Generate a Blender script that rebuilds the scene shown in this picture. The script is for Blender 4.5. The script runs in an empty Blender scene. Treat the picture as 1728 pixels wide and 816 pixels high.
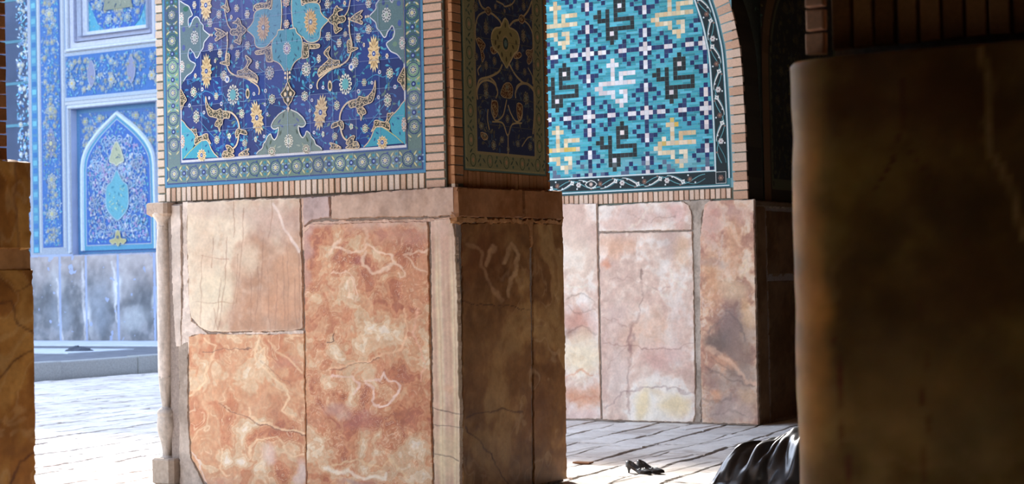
import bpy, math, random
import numpy as np
from mathutils import Vector, Matrix

EXPOSURE = 0.34; SKY = 0.64; SUN = 5.4
# ------------------------------------------------------------------ camera, sky, sun
F = 3000.0; EYE = 1.5                    # focal length in pixels of the 1728 px wide frame, eye height
PITCH = math.atan(62 / F); ROLL = 0.020
R0 = np.array([1., 0, 0]); D0 = np.array([0, math.cos(PITCH), math.sin(PITCH)])
U0 = np.array([0, -math.sin(PITCH), math.cos(PITCH)])
CR = math.cos(ROLL) * R0 - math.sin(ROLL) * U0
CU = math.sin(ROLL) * R0 + math.cos(ROLL) * U0
EYEP = np.array([0, 0, EYE])
# building grid: the rows of piers run along BW, their courtyard faces along BU
TH = math.radians(32)
BU = np.array([math.cos(TH), -math.sin(TH), 0]); BW = np.array([math.sin(TH), math.cos(TH), 0])
UP = np.array([0, 0, 1.])

scene = bpy.context.scene
COL = scene.collection
cam_d = bpy.data.cameras.new('camera'); cam = bpy.data.objects.new('camera', cam_d); COL.objects.link(cam)
cam_d.sensor_width = 36; cam_d.lens = 36 * F / 1728; cam_d.clip_end = 500; cam_d.clip_start = .1
m = Matrix(((CR[0], CU[0], -D0[0], 0), (CR[1], CU[1], -D0[1], 0), (CR[2], CU[2], -D0[2], EYE), (0, 0, 0, 1)))
cam.matrix_world = m
cam_d.dof.use_dof = True; cam_d.dof.focus_distance = 12.6; cam_d.dof.aperture_fstop = 4.6
scene.camera = cam
scene.view_settings.view_transform = 'Standard'; scene.view_settings.look = 'None'
scene.view_settings.gamma = 1; scene.view_settings.use_curve_mapping = False
scene.view_settings.exposure = EXPOSURE

world = bpy.data.worlds.new('sky'); scene.world = world; world.use_nodes = True
wn = world.node_tree.nodes; wl = world.node_tree.links; wn.clear()
wo = wn.new('ShaderNodeOutputWorld'); bg = wn.new('ShaderNodeBackground'); sk = wn.new('ShaderNodeTexSky')
sk.sky_type = 'NISHITA'; sk.sun_disc = False; sk.sun_elevation = math.radians(38); sk.air_density = 1.0
sk.dust_density = .6; sk.ozone_density = 1.5
bg.inputs['Strength'].default_value = SKY
hz = wn.new('ShaderNodeHueSaturation'); hz.inputs['Saturation'].default_value = .72   # thin haze
wl.new(sk.outputs[0], hz.inputs['Color']); wl.new(hz.outputs[0], bg.inputs[0]); wl.new(bg.outputs[0], wo.inputs[0])

sun_d = bpy.data.lights.new('sun', 'SUN'); sun = bpy.data.objects.new('sun', sun_d); COL.objects.link(sun)
EL = math.radians(37)
sd = (.78 * BU - .63 * BW); sd = sd / np.linalg.norm(sd)
sdir = sd * math.cos(EL) - UP * math.sin(EL)
sun.rotation_euler = Vector(sdir).to_track_quat('-Z', 'Y').to_euler()
sun.location = tuple(-sdir * 60)
sun_d.energy = SUN; sun_d.angle = math.radians(.9); sun_d.color = (1, .95, .88)
sk.sun_rotation = math.atan2(-sdir[0], -sdir[1])

# ------------------------------------------------------------------ helpers
def lin(c):
    c = np.asarray(c, float) / 255.
    return np.where(c <= .04045, c / 12.92, ((c + .055) / 1.055) ** 2.4)

def ray(x, y):
    x = np.asarray(x, float); y = np.asarray(y, float)
    return D0 + CR * ((x - 864) / F)[..., None] - CU * ((y - 408) / F)[..., None]

class Face:
    """A vertical plane of the building: point(s, z, d) with s along it, z up and d out of it towards the viewer."""
    def __init__(self, kind, v):
        self.kind, self.v = kind, v
        self.S = BU if kind == 'b' else BW
        self.N = -BW if kind == 'b' else BU
    def P(self, s, z, d=0.):
        s = np.asarray(s, float)[..., None]; z = np.asarray(z, float)[..., None]; d = np.asarray(d, float)[..., None]
        base = BW * self.v if self.kind == 'b' else BU * self.v
        return base + self.S * s + UP * z + self.N * d
    def at(self, x, y):
        """where the line of sight through photo point (x, y) meets this wall, in wall metres"""
        d = ray(x, y); n = BW if self.kind == 'b' else BU
        t = self.v / (d @ n); P = EYEP + d * t[..., None]
        return P @ self.S, P[..., 2]
    def photo(self, s, z):
        P = self.P(s, z) - EYEP; k = P @ D0
        return 864 + F * (P @ CR) / k, 408 - F * (P @ CU) / k

def ground(x, y, z=0.):
    d = ray(x, y); t = (z - EYE) / d[2]
    return EYEP + d * t
def ab(a, b, z=0.):
    return np.asarray(BU * a + BW * b + UP * z)

ROOT = {}
def tag(o, label=None, cat=None, group=None, kind=None):
    if label: o['label'] = label
    if cat: o['category'] = cat
    if group: o['group'] = group
    if kind: o['kind'] = kind
    return o
def thing(name, loc, label=None, cat=None, group=None, kind=None, rz=0):
    o = bpy.data.objects.new(name, None); COL.objects.link(o); o.location = tuple(loc); o.rotation_euler = (0, 0, rz)
    o.empty_display_size = .2
    return tag(o, label, cat, group, kind)

def rootloc(o):
    v = np.zeros(3)
    while o is not None:
        v = v + np.array(o.location); o = o.parent
    return v

def link(name, V, faces, mats, parent=None, loc=(0, 0, 0), cols=None, fcols=None, smooth=False, midx=None):
    """V in world metres. cols: colour per vertex, fcols: colour per face"""
    V = np.asarray(V, float).reshape(-1, 3)
    off = rootloc(parent) + np.array(loc, float)
    me = bpy.data.meshes.new(name)
    me.from_pydata((V - off).tolist(), [], faces if isinstance(faces, list) else faces.tolist())
    for mt in (mats if isinstance(mats, (list, tuple)) else [mats]): me.materials.append(mt)
    if cols is not None:
        at = me.color_attributes.new('Col', 'FLOAT_COLOR', 'POINT')
        c = np.ones((len(V), 4)); c[:, :3] = cols; at.data.foreach_set('color', c.ravel())
    if fcols is not None:
        at = me.color_attributes.new('Col', 'FLOAT_COLOR', 'CORNER')
        n = np.empty(len(me.polygons), int); me.polygons.foreach_get('loop_total', n)
        c = np.ones((int(n.sum()), 4)); c[:, :3] = np.repeat(np.asarray(fcols)[:, :3], n, axis=0)
        at.data.foreach_set('color', c.ravel())
    if midx is not None: me.polygons.foreach_set('material_index', midx)
    if smooth: me.polygons.foreach_set('use_smooth', [True] * len(me.polygons))
    me.update()
    o = bpy.data.objects.new(name, me); COL.objects.link(o)
    o.location = tuple(loc); o.parent = parent
    return o

# noise ------------------------------------------------------------
def _h(ix, iy, seed):
    n = (ix.astype(np.int64) * 374761393 + iy.astype(np.int64) * 668265263 + seed * 1442695041) & 0xffffffff
    n = ((n ^ (n >> 13)) * 1274126177) & 0xffffffff
    n = (n ^ (n >> 16)) & 0xffffffff
    return n / 4294967295.0
def vn(x, y, seed=0):
    x = np.asarray(x, float); y = np.asarray(y, float)
    ix = np.floor(x); iy = np.floor(y); fx = x - ix; fy = y - iy
    fx = fx * fx * fx * (fx * (fx * 6 - 15) + 10); fy = fy * fy * fy * (fy * (fy * 6 - 15) + 10)
    a = _h(ix, iy, seed); b = _h(ix + 1, iy, seed); c = _h(ix, iy + 1, seed); d = _h(ix + 1, iy + 1, seed)
    return (a * (1 - fx) + b * fx) * (1 - fy) + (c * (1 - fx) + d * fx) * fy - .5
def fbm(x, y, seed=0, o=4, g=.5):
    r = 0; a = 1.; f = 1.
    for k in range(o):
        c, s = math.cos(k * 1.1 + .3), math.sin(k * 1.1 + .3)
        r = r + a * vn((x * c - y * s) * f + 17.3 * k, (x * s + y * c) * f + 5.1 * k, seed + k); a *= g; f *= 2.03
    return r
def sst(a, b, x):
    t = np.clip((x - a) / (b - a), 0, 1); return t * t * (3 - 2 * t)
def mix(A, B, t):
    return A + (B - A) * np.asarray(t)[..., None]
def ramp(x, stops):
    xs = [s[0] for s in stops]; cs = np.array([lin(s[1]) for s in stops])
    return np.stack([np.interp(x, xs, cs[:, k]) for k in range(3)], -1)
def sdf(x, y, poly):
    """signed distance to a polygon, positive inside"""
    d = np.full(np.shape(x), 1e9); ins = np.zeros(np.shape(x), bool)
    n = len(poly)
    for i in range(n):
        ax, ay = poly[i]; bx, by = poly[(i + 1) % n]
        ex, ey = bx - ax, by - ay; L = ex * ex + ey * ey + 1e-12
        t = np.clip(((x - ax) * ex + (y - ay) * ey) / L, 0, 1)
        d = np.minimum(d, np.hypot(x - ax - t * ex, y - ay - t * ey))
        if ay != by:
            c = ((ay > y) != (by > y)) & (x < (bx - ax) * (y - ay) / (by - ay) + ax)
            ins ^= c
    return np.where(ins, d, -d)
def pline(x, y, pts):
    """distance to a polyline"""
    d = np.full(np.shape(x), 1e9)
    for (ax, ay), (bx, by) in zip(pts[:-1], pts[1:]):
        ex, ey = bx - ax, by - ay; L = ex * ex + ey * ey + 1e-12
        t = np.clip(((x - ax) * ex + (y - ay) * ey) / L, 0, 1)
        d = np.minimum(d, np.hypot(x - ax - t * ex, y - ay - t * ey))
    return d
def curve(pts, n=6, closed=False):
    """Catmull-Rom through the points"""
    p = np.asarray(pts, float); out = []; N = len(p)
    if N < 3: return p
    for i in range(N if closed else N - 1):
        if closed: a, b, c, d = p[(i - 1) % N], p[i], p[(i + 1) % N], p[(i + 2) % N]
        else: a, b, c, d = p[max(i - 1, 0)], p[i], p[i + 1], p[min(i + 2, N - 1)]
        for k in range(n):
            t = k / n
            out.append(.5 * ((2 * b) + (-a + c) * t + (2 * a - 5 * b + 4 * c - d) * t * t + (-a + 3 * b - 3 * c + d) * t ** 3))
    if not closed: out.append(p[-1])
    return np.array(out)

# materials --------------------------------------------------------
def mat(name, color=None, rough=.6, nscale=60, namt=.12, bump=.15, bscale=120, spec=.4, coat=0, sheen=0, bdist=.002, sss=0):
    """a node material: the thing's own pigment (the 'Col' attribute, or one colour) mottled by noise, with grain"""
    mt = bpy.data.materials.new(name); mt.use_nodes = True; nt = mt.node_tree; N = nt.nodes; L = nt.links
    b = N['Principled BSDF']
    tc = N.new('ShaderNodeNewGeometry')
    if color is None:
        a = N.new('ShaderNodeAttribute'); a.attribute_name = 'Col'; src = a.outputs['Color']
    else:
        a = N.new('ShaderNodeRGB'); a.outputs[0].default_value = (*lin(color), 1); src = a.outputs[0]
    no = N.new('ShaderNodeTexNoise'); no.inputs['Scale'].default_value = nscale; no.inputs['Detail'].default_value = 5
    L.new(tc.outputs['Position'], no.inputs['Vector'])
    mr = N.new('ShaderNodeMapRange'); mr.inputs[1].default_value = .25; mr.inputs[2].default_value = .75
    mr.inputs[3].default_value = 1 - namt; mr.inputs[4].default_value = 1 + namt
    L.new(no.outputs['Fac'], mr.inputs[0])
    mx = N.new('ShaderNodeVectorMath'); mx.operation = 'SCALE'
    L.new(src, mx.inputs[0]); L.new(mr.outputs[0], mx.inputs['Scale']); L.new(mx.outputs[0], b.inputs['Base Color'])
    b.inputs['Roughness'].default_value = rough; b.inputs['Specular IOR Level'].default_value = spec
    if coat: b.inputs['Coat Weight'].default_value = coat; b.inputs['Coat Roughness'].default_value = .15
    if sheen: b.inputs['Sheen Weight'].default_value = sheen
    if sss:
        b.inputs['Subsurface Weight'].default_value = sss; b.inputs['Subsurface Radius'].default_value = (1, .5, .2)
        b.inputs['Subsurface Scale'].default_value = .12
    if bump:
        n2 = N.new('ShaderNodeTexNoise'); n2.inputs['Scale'].default_value = bscale; n2.inputs['Detail'].default_value = 6
        L.new(tc.outputs['Position'], n2.inputs['Vector'])
        bp = N.new('ShaderNodeBump'); bp.inputs['Strength'].default_value = bump; bp.inputs['Distance'].default_value = bdist
        L.new(n2.outputs['Fac'], bp.inputs['Height']); L.new(bp.outputs[0], b.inputs['Normal'])
    return mt
M_MARBLE = mat('alabaster', None, .5, 45, .09, .25, 70, .35)
M_MARBLE_SMOOTH = mat('polished_alabaster', None, .42, 30, .10, .2, 40, .4)
M_TILE = mat('glazed_tile', None, .42, 130, .14, .2, 60, .16)
M_FARTILE = mat('far_glazed_tile', None, .5, 25, .14, .2, 20, .15)
M_BRICK = mat('brick', None, .85, 90, .14, .5, 160, .2)
M_STONE = mat('rough_stone', None, .85, 35, .16, .6, 60, .2, bdist=.006)
M_PAVE = mat('paving_stone', None, .8, 30, .10, .5, 55, .25, bdist=.004)
M_MORTAR = mat('lime_mortar', (150, 135, 125), .95, 50, .2, .8, 90, .1, bdist=.006)
M_PLASTER = mat('vault_plaster', (128, 96, 66), .9, 5, .15, .4, 20, .1)
# ------------------------------------------------------------------ builders
def box(V, Fc, A, B, frame=None):
    """append an axis box in (a,b,z) building coordinates"""
    (a0, b0, z0), (a1, b1, z1) = A, B
    i = len(V)
    for z in (z0, z1):
        for (a, b) in ((a0, b0), (a1, b0), (a1, b1), (a0, b1)): V.append(ab(a, b, z))
    Fc += [[i, i + 1, i + 5, i + 4], [i + 1, i + 2, i + 6, i + 5], [i + 2, i + 3, i + 7, i + 6], [i + 3, i, i + 4, i + 7],
           [i + 4, i + 5, i + 6, i + 7], [i + 3, i + 2, i + 1, i]]
def core(name, boxes, mt, parent=None, loc=(0, 0, 0)):
    V, Fc = [], []
    for A, B in boxes: box(V, Fc, A, B)
    return link(name, V, Fc, mt, parent, loc)

def slab(name, face, poly, d0, d1, res, colf, parent, mt=None, bev=.006, jit=.004, und=.003, seed=0, label=None, px=True):
    """A dressed stone slab: polygon outline (photo points on the wall plane, or wall metres), worn edges, its own stone figure.
    colf(S, Z, X, Y, sd) -> colour per grid point"""
    poly = np.asarray(poly, float)
    if px: ps, pz = face.at(poly[:, 0], poly[:, 1]); pz = np.maximum(pz, .012)
    else: ps, pz = poly[:, 0], poly[:, 1]
    P = list(zip(ps, pz))
    s = np.arange(ps.min() - 2 * res, ps.max() + 2.1 * res, res); z = np.arange(pz.min() - 2 * res, pz.max() + 2.1 * res, res)
    S, Z = np.meshgrid(s, z)
    sdv = sdf(S, Z, P) + jit * 2.2 * fbm(S * 22, Z * 22, seed + 50, 4)
    X, Y = face.photo(S, Z)
    C = colf(S, Z, X, Y, sdv)
    prof = sst(0, bev, sdv) ** .6
    D = d0 + (d1 - d0) * np.where(sdv > 0, .35 + .65 * prof, 0) + np.where(sdv > bev, und * 2 * fbm(S * 5, Z * 5, seed + 80, 4), 0)
    # pull outline cells onto the outline
    g1, g0 = np.gradient(sdv, res); gn = np.hypot(g0, g1) + 1e-6
    near = (sdv < 0) & (sdv > -1.5 * res)
    S2 = np.where(near, S - g0 / gn * sdv, S); Z2 = np.where(near, Z - g1 / gn * sdv, Z)
    Z2 = np.maximum(Z2, .002)
    idx = np.arange(S.size).reshape(S.shape)
    k = sdv > -.0
    cell = (k[:-1, :-1] | k[1:, :-1] | k[:-1, 1:] | k[1:, 1:])
    fa = np.stack([idx[:-1, :-1][cell], idx[:-1, 1:][cell], idx[1:, 1:][cell], idx[1:, :-1][cell]], 1)
    if face.kind == 'a': fa = fa[:, :]
    used = np.unique(fa); rm = -np.ones(S.size, int); rm[used] = np.arange(len(used)); fa = rm[fa]
    V = face.P(S2.ravel()[used], Z2.ravel()[used], D.ravel()[used])
    cols = C.reshape(-1, 3)[used]
    o = link(name, V, fa, mt or M_MARBLE, parent, cols=cols, smooth=False)
    if label: o['label'] = label
    return o

class Draw:
    """flat inlaid figures laid on a wall, each its own colour; later ones sit a hair above earlier ones"""
    def __init__(self, face, d0, step=.0004, photo=True, tint=None):
        self.f, self.d, self.step, self.photo, self.tint = face, d0, step, photo, tint
        self.V, self.F, self.C = [], [], []; self.n = 0; self.mirror = None
        self.gain = 1.
    def pt(self, p):
        p = np.asarray(p, float)
        if self.photo: s, z = self.f.at(p[..., 0], p[..., 1]); return np.stack([s, z], -1)
        return p
    def raw(self, q, col, lay):
        """q in wall metres"""
        def put(q):
            q = np.asarray(q)
            c = lin(col)
            if self.tint is not None: c = self.tint(c, q[:, 0].mean(), q[:, 1].mean())
            self.V.append(np.column_stack([q, np.full(len(q), self.d + self.step * lay)]))
            self.F.append(list(range(self.n, self.n + len(q)))); self.n += len(q); self.C.append(c)
        put(q)
        if self.mirror is not None:
            m = np.array(q); m[:, 0] = 2 * self.mirror - m[:, 0]; put(m[::-1])
    def poly(self, pts, col, lay): self.raw(self.pt(pts), col, lay)
    def stroke(self, pts, w, col, lay, closed=False, taper=False, metres=False):
        q = np.asarray(pts, float) if metres else self.pt(pts)
        n = len(q)
        if closed: nx = np.roll(q, -1, 0); pv = np.roll(q, 1, 0)
        else: nx = np.vstack([q[1:], q[-1:]]); pv = np.vstack([q[:1], q[:-1]])
        t = nx - pv; t /= (np.linalg.norm(t, axis=1)[:, None] + 1e-9)
        nn = np.stack([-t[:, 1], t[:, 0]], 1)
        ww = np.full(n, w / 2.)
        if taper: ww = ww * (.15 + .85 * np.sin(np.linspace(0, 1, n) * math.pi))
        A = q + nn * ww[:, None]; B = q - nn * ww[:, None]
        for i in range(n if closed else n - 1):
            j = (i + 1) % n
            self.raw(np.array([A[i], A[j], B[j], B[i]])[::-1], col, lay)
    def shape(self, pts, col, lay, outline=None, ow=.006, smooth=True, n=4):
        q = self.pt(pts)
        if smooth: q = curve(q, n, True)
        self.raw(q, col, lay)
        if outline: self.stroke(q, ow, outline, lay + 1, closed=True, metres=True)
    def ell(self, c, rx, ry, col, lay, n=12, rot=0):
        t = np.arange(n) * 2 * math.pi / n
        x = rx * np.cos(t); y = ry * np.sin(t)
        q = np.stack([c[0] + x * math.cos(rot) - y * math.sin(rot), c[1] + x * math.sin(rot) + y * math.cos(rot)], 1)
        self.raw(q, col, lay)
    def rosette(self, p, r, lay=6, n=8, petal=(228, 224, 214), inner=(70, 90, 110), cen=(120, 190, 190), ry=None, ring=None, metres=False, ol=None):
        c = p if metres else self.pt(np.array([p]))[0]; ry = ry or r
        m = n * 4; t = np.arange(m) * 2 * math.pi / m
        rr = 1 - .30 * (np.cos(t * n) < -.2)
        sh = lambda f_: np.stack([c[0] + r * f_ * rr * np.cos(t), c[1] + ry * f_ * rr * np.sin(t)], 1)
        self.raw(sh(1.), petal, lay)
        if r > .018:
            for j in range(n):
                a_ = 2 * math.pi * j / n
                self.ell((c[0] + r * .66 * math.cos(a_), c[1] + ry * .66 * math.sin(a_)), r * .20, r * .26 * min(1, 5.5 / n), inner, lay + 1, 7, a_)
            t2 = np.arange(10) * math.pi / 5
            self.raw(np.stack([c[0] + r * .40 * np.cos(t2), c[1] + ry * .40 * np.sin(t2)], 1), petal, lay + 2)
            self.raw(np.stack([c[0] + r * .28 * np.cos(t2), c[1] + ry * .28 * np.sin(t2)], 1), cen, lay + 3)
        else: self.raw(sh(.5), cen, lay + 1)
    def palmette(self, p, rx, ry, lay=6, col=(226, 196, 144), ol=(238, 218, 176), cen=(40, 70, 150), n=15, rot=0, seed=1):
        c = self.pt(np.array([p]))[0]
        m = n * 2; t = np.arange(m) * 2 * math.pi / m + math.pi / 2
        rr = np.where(np.arange(m) % 2 == 0, 1., .74)
        def sh(f_):
            x = rx * f_ * rr * np.cos(t); y = ry * f_ * rr * np.sin(t)
            return np.stack([c[0] + x * math.cos(rot) - y * math.sin(rot), c[1] + x * math.sin(rot) + y * math.cos(rot)], 1)
        self.raw(sh(1), ol, lay); self.raw(sh(.85), col, lay + 1)
        rnd = random.Random(seed)
        for j in range(0, m, 2):
            a_ = t[j]
            x = rx * .6 * math.cos(a_); y = ry * .6 * math.sin(a_)
            self.ell((c[0] + x * math.cos(rot) - y * math.sin(rot), c[1] + x * math.sin(rot) + y * math.cos(rot)), rx * .07, ry * .16, (175, 140, 95), lay + 2, 6, a_ - math.pi / 2 + rot)
        self.ell(c, rx * .36, rx * .42, ol, lay + 3, 10); self.ell(c, rx * .28, rx * .34, cen, lay + 4, 10)
        self.ell(c, rx * .13, rx * .15, (200, 215, 235), lay + 5, 6)
    def leaf(self, c, L, w, ang, col, lay):
        """c in wall metres"""
        t = np.array([[-.5, 0], [-.2, .5], [.15, .45], [.5, 0], [.15, -.4], [-.2, -.45]])
        x = t[:, 0] * L; y = t[:, 1] * w
        self.raw(np.stack([c[0] + x * math.cos(ang) - y * math.sin(ang), c[1] + x * math.sin(ang) + y * math.cos(ang)], 1), col, lay)
    def arab(self, pts, lay=7, ol=(226, 200, 165), fill=(70, 66, 52), spots=(222, 198, 160), seed=0, ow=.007):
        """cream outlined arabesque leaf with a dark field and cream flecks"""
        q = curve(self.pt(pts), 3, True); self.raw(q, fill, lay)
        self.stroke(q, ow, ol, lay + 2, closed=True, metres=True)
        rnd = random.Random(seed + len(pts))
        lo, hi = q.min(0), q.max(0); P = [tuple(v) for v in q]
        for k in range(int(1 + (hi - lo).prod() * 9000)):
            s = rnd.uniform(lo[0], hi[0]); z = rnd.uniform(lo[1], hi[1])
            if sdf(np.array([s]), np.array([z]), P)[0] > .006:
                self.leaf((s, z), .012, .0065, rnd.uniform(0, 3.1), spots, lay + 1)
    def leaves(self, region, n, cols, lay, seed, L=(.02, .045), w=.4, vine=None, avoid=None):
        """scattered little leaves and curling stems inside a polygon (wall metres)"""
        rnd = random.Random(seed); R = np.array(region); lo, hi = R.min(0), R.max(0)
        P = [tuple(v) for v in R]
        S = np.array([[rnd.uniform(lo[0], hi[0]), rnd.uniform(lo[1], hi[1])] for _ in range(n)])
        ok = sdf(S[:, 0], S[:, 1], P) > .012
        for (s, z) in S[ok]:
            l = rnd.uniform(*L); a = rnd.uniform(0, 6.28)
            self.leaf((s, z), l, l * w, a, rnd.choice(cols), lay)
            if vine and rnd.random() < .5:
                t = np.linspace(0, 1, 6); k = rnd.uniform(-25, 25) ; ll = rnd.uniform(.04, .1)
                an = a + k * ll * t
                q = np.stack([s + np.cumsum(np.cos(an)) * ll / 6, z + np.cumsum(np.sin(an)) * ll / 6], 1)
                if (sdf(q[:, 0], q[:, 1], P) > .005).all(): self.stroke(q, .0035, vine, lay, metres=True)
    def done(self, name, mt, parent, label=None):
        W = np.vstack(self.V)
        o = link(name, self.f.P(W[:, 0], W[:, 1], W[:, 2]), self.F, mt, parent, fcols=np.array(self.C) * self.gain)
        if label: o['label'] = label
        return o

def bricks(name, face, cells, d0, parent, cols, joint=(120, 105, 92), jd=.012, seed=1, depth=.03, mt=None, gap=(60, 120, 130), gapw=.004):
    """cells: list of quads (wall metres, corners ccw from lower left); each a worn brick standing proud of its mortar bed"""
    rnd = random.Random(seed); V = []; Fc = []; C = []
    for q in cells:
        q = np.asarray(q, float); i = len(V); c = q.mean(0)
        e = .0022 + rnd.uniform(0, .0016); dd = d0 + rnd.uniform(-.002, .002)
        col = lin(cols[rnd.randrange(len(cols))]) * rnd.uniform(.92, 1.07)
        out = [(q[k][0] + rnd.uniform(-.0015, .0015), q[k][1] + rnd.uniform(-.0015, .0015)) for k in range(4)]
        inn = [(p[0] + (c[0] - p[0]) * e / max(abs(c[0] - p[0]), .004), p[1] + (c[1] - p[1]) * e / max(abs(c[1] - p[1]), .004)) for p in out]
        for p in out: V.append((p[0], p[1], dd - depth))
        for p in out: V.append((p[0], p[1], dd - e))
        for p in inn: V.append((p[0], p[1], dd))
        fs = [[i + 8, i + 9, i + 10, i + 11]]
        for k in range(4):
            j = (k + 1) % 4
            fs += [[i + k, i + j, i + 4 + j, i + 4 + k], [i + 4 + k, i + 4 + j, i + 8 + j, i + 8 + k]]
        Fc += fs; C += [col] * len(fs)
    V = np.array(V)
    return link(name, face.P(V[:, 0], V[:, 1], V[:, 2]), Fc, mt or M_BRICK, parent, fcols=np.array(C))

def stack_cells(s0, s1, z0, z1, pitch, joint, horiz=True):
    """one line of bricks: horizontal=True piles them upwards, False sets them side by side"""
    out = []
    if horiz:
        n = max(1, round((z1 - z0) / pitch)); p = (z1 - z0) / n
        for k in range(n):
            a = z0 + k * p + joint / 2; b = z0 + (k + 1) * p - joint / 2
            out.append([(s0, a), (s1, a), (s1, b), (s0, b)])
    else:
        n = max(1, round((s1 - s0) / pitch)); p = (s1 - s0) / n
        for k in range(n):
            a = s0 + k * p + joint / 2; b = s0 + (k + 1) * p - joint / 2
            out.append([(a, z0), (b, z0), (b, z1), (a, z1)])
    return out
def panelmesh(name, face, s0, s1, z0, z1, d, mt, parent, colf=None, res=.1):
    s = np.linspace(s0, s1, max(2, int((s1 - s0) / res))); z = np.linspace(z0, z1, max(2, int((z1 - z0) / res)))
    S, Z = np.meshgrid(s, z); idx = np.arange(S.size).reshape(S.shape)
    fa = np.stack([idx[:-1, :-1].ravel(), idx[:-1, 1:].ravel(), idx[1:, 1:].ravel(), idx[1:, :-1].ravel()], 1)
    return link(name, face.P(S.ravel(), Z.ravel(), np.full(S.size, d)), fa, mt, parent, cols=colf(S, Z).reshape(-1, 3) if colf else None)
# ------------------------------------------------------------------ where things stand (a along BU, b along BW, metres)
MA0, MA1, MB0, MB1 = -9.42, -6.66, 9.96, 11.36      # main pier
RB = 16.19; RA1 = -7.295                             # rear pier: courtyard face and corner
LB1 = 6.19                                           # left pier's far corner on the same line
GA0, GB0 = -2.09, 4.84                               # pier on the near side of the hall
DADO = 2.13; VAULT = 7.0

# stone figures ----------------------------------------------------
def patches(C, X, Y, items, seed=0, warp=14, f=.02):
    wx = X + warp * fbm(X * f, Y * f, seed, 4); wy = Y + warp * fbm(X * f + 40, Y * f + 9, seed + 7, 4)
    for (x, y, rx, ry, col, st) in items:
        r = np.hypot((wx - x) / rx, (wy - y) / ry)
        C = mix(C, lin(col), st * (1 - sst(.25, 1.3, r)))
    return C
def veins(C, X, Y, items, seed=0, warp=3, f=.05):
    wx = X + warp * fbm(X * f, Y * f, seed, 4); wy = Y + warp * fbm(X * f + 40, Y * f + 9, seed + 7, 4)
    for (pts, w, col, st) in items:
        d = pline(wx, wy, pts)
        C = mix(C, lin(col), st * (1 - sst(w * .25, w * 1.15, d)) * (.7 + .6 * np.clip(fbm(X * .06, Y * .06, seed + 3, 2) + .5, 0, 1)))
    return C
def onyx(S, Z, stops, sc=.35, seed=0, warp=.5, nb=2.2, sx=1., line=None, lw=.10, lst=.6, fine=.25):
    x = S / sc * sx; y = Z / sc
    wx = x + warp * fbm(x * .9, y * .9, seed, 4) * 2; wy = y + warp * fbm(x * .9 + 31, y * .9 + 7, seed + 9, 4) * 2
    h = fbm(wx, wy, seed + 21, 4, .5)
    t = .5 + .5 * np.sin(h * nb * 6.28 + fine * 6 * fbm(x * 9, y * 9, seed + 33, 3))
    t = np.clip(.25 * (h + .5) * 2 + .6 * t + fine * fbm(x * 5, y * 5, seed + 5, 4), 0, 1)
    C = ramp(t, stops)
    if line is not None:
        q = np.abs(((h * nb * 2.3 + .35 * fbm(x * 3, y * 3, seed + 60, 3)) % 1.0) - .5) * 2
        k = sst(1 - lw * 2, 1 - lw * .4, q) * sst(-.25, .25, fbm(x * .8, y * .8, seed + 77, 3))
        C = mix(C, lin(line), k * lst)
    return C
def agate(S, Z, X, Y, stops, blobs, base=.4, seed=0, sc=.3, amp=.5, warp=18, wf=.022, rings=5., ringamt=.10, lines=4.0, lw=.12, lcol=(238, 206, 172), lst=.5, fine=.08):
    """banded onyx: one height field; its levels give the tones, its contours the rings. blobs raise (pale) or lower (red) it around a place"""
    wx = X + warp * fbm(X * wf, Y * wf, seed, 5) * 1.6; wy = Y + warp * fbm(X * wf + 40, Y * wf + 9, seed + 7, 5) * 1.6
    v = base + amp * fbm(S / sc + .8 * fbm(S / sc, Z / sc, seed + 3, 3), Z / sc + .8 * fbm(S / sc + 9, Z / sc, seed + 4, 3), seed + 21, 4, .55)
    for (x, y, rx, ry, dv) in blobs:
        r2 = ((wx - x) / rx) ** 2 + ((wy - y) / ry) ** 2
        v = v + dv * np.exp(-r2 * 1.1)
    q = v * rings * 2 * math.pi
    t = v + ringamt * np.sin(q) + fine * fbm(S * 26, Z * 26, seed + 5, 4) + .5 * fine * fbm(S * 80, Z * 80, seed + 6, 2)
    C = ramp(np.clip(t, 0, 1), stops)
    k = np.abs(((v * lines) % 1.0) - .5) * 2
    m = sst(1 - lw, 1 - lw * .25, k) * sst(-.2, .2, fbm(S * 4, Z * 4, seed + 77, 3) + .06)
    C = mix(C, lin(lcol), m * lst)
    return C
def edge(C, sd, col=(150, 125, 110), w=.01, st=.6):
    return mix(C, lin(col), st * (1 - sst(0, w, sd)))
def grime(C, S, Z, seed, amt=.15, f=6):
    return C * (1 + amt * 2 * fbm(S * f, Z * f, seed, 5))[..., None]

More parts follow.
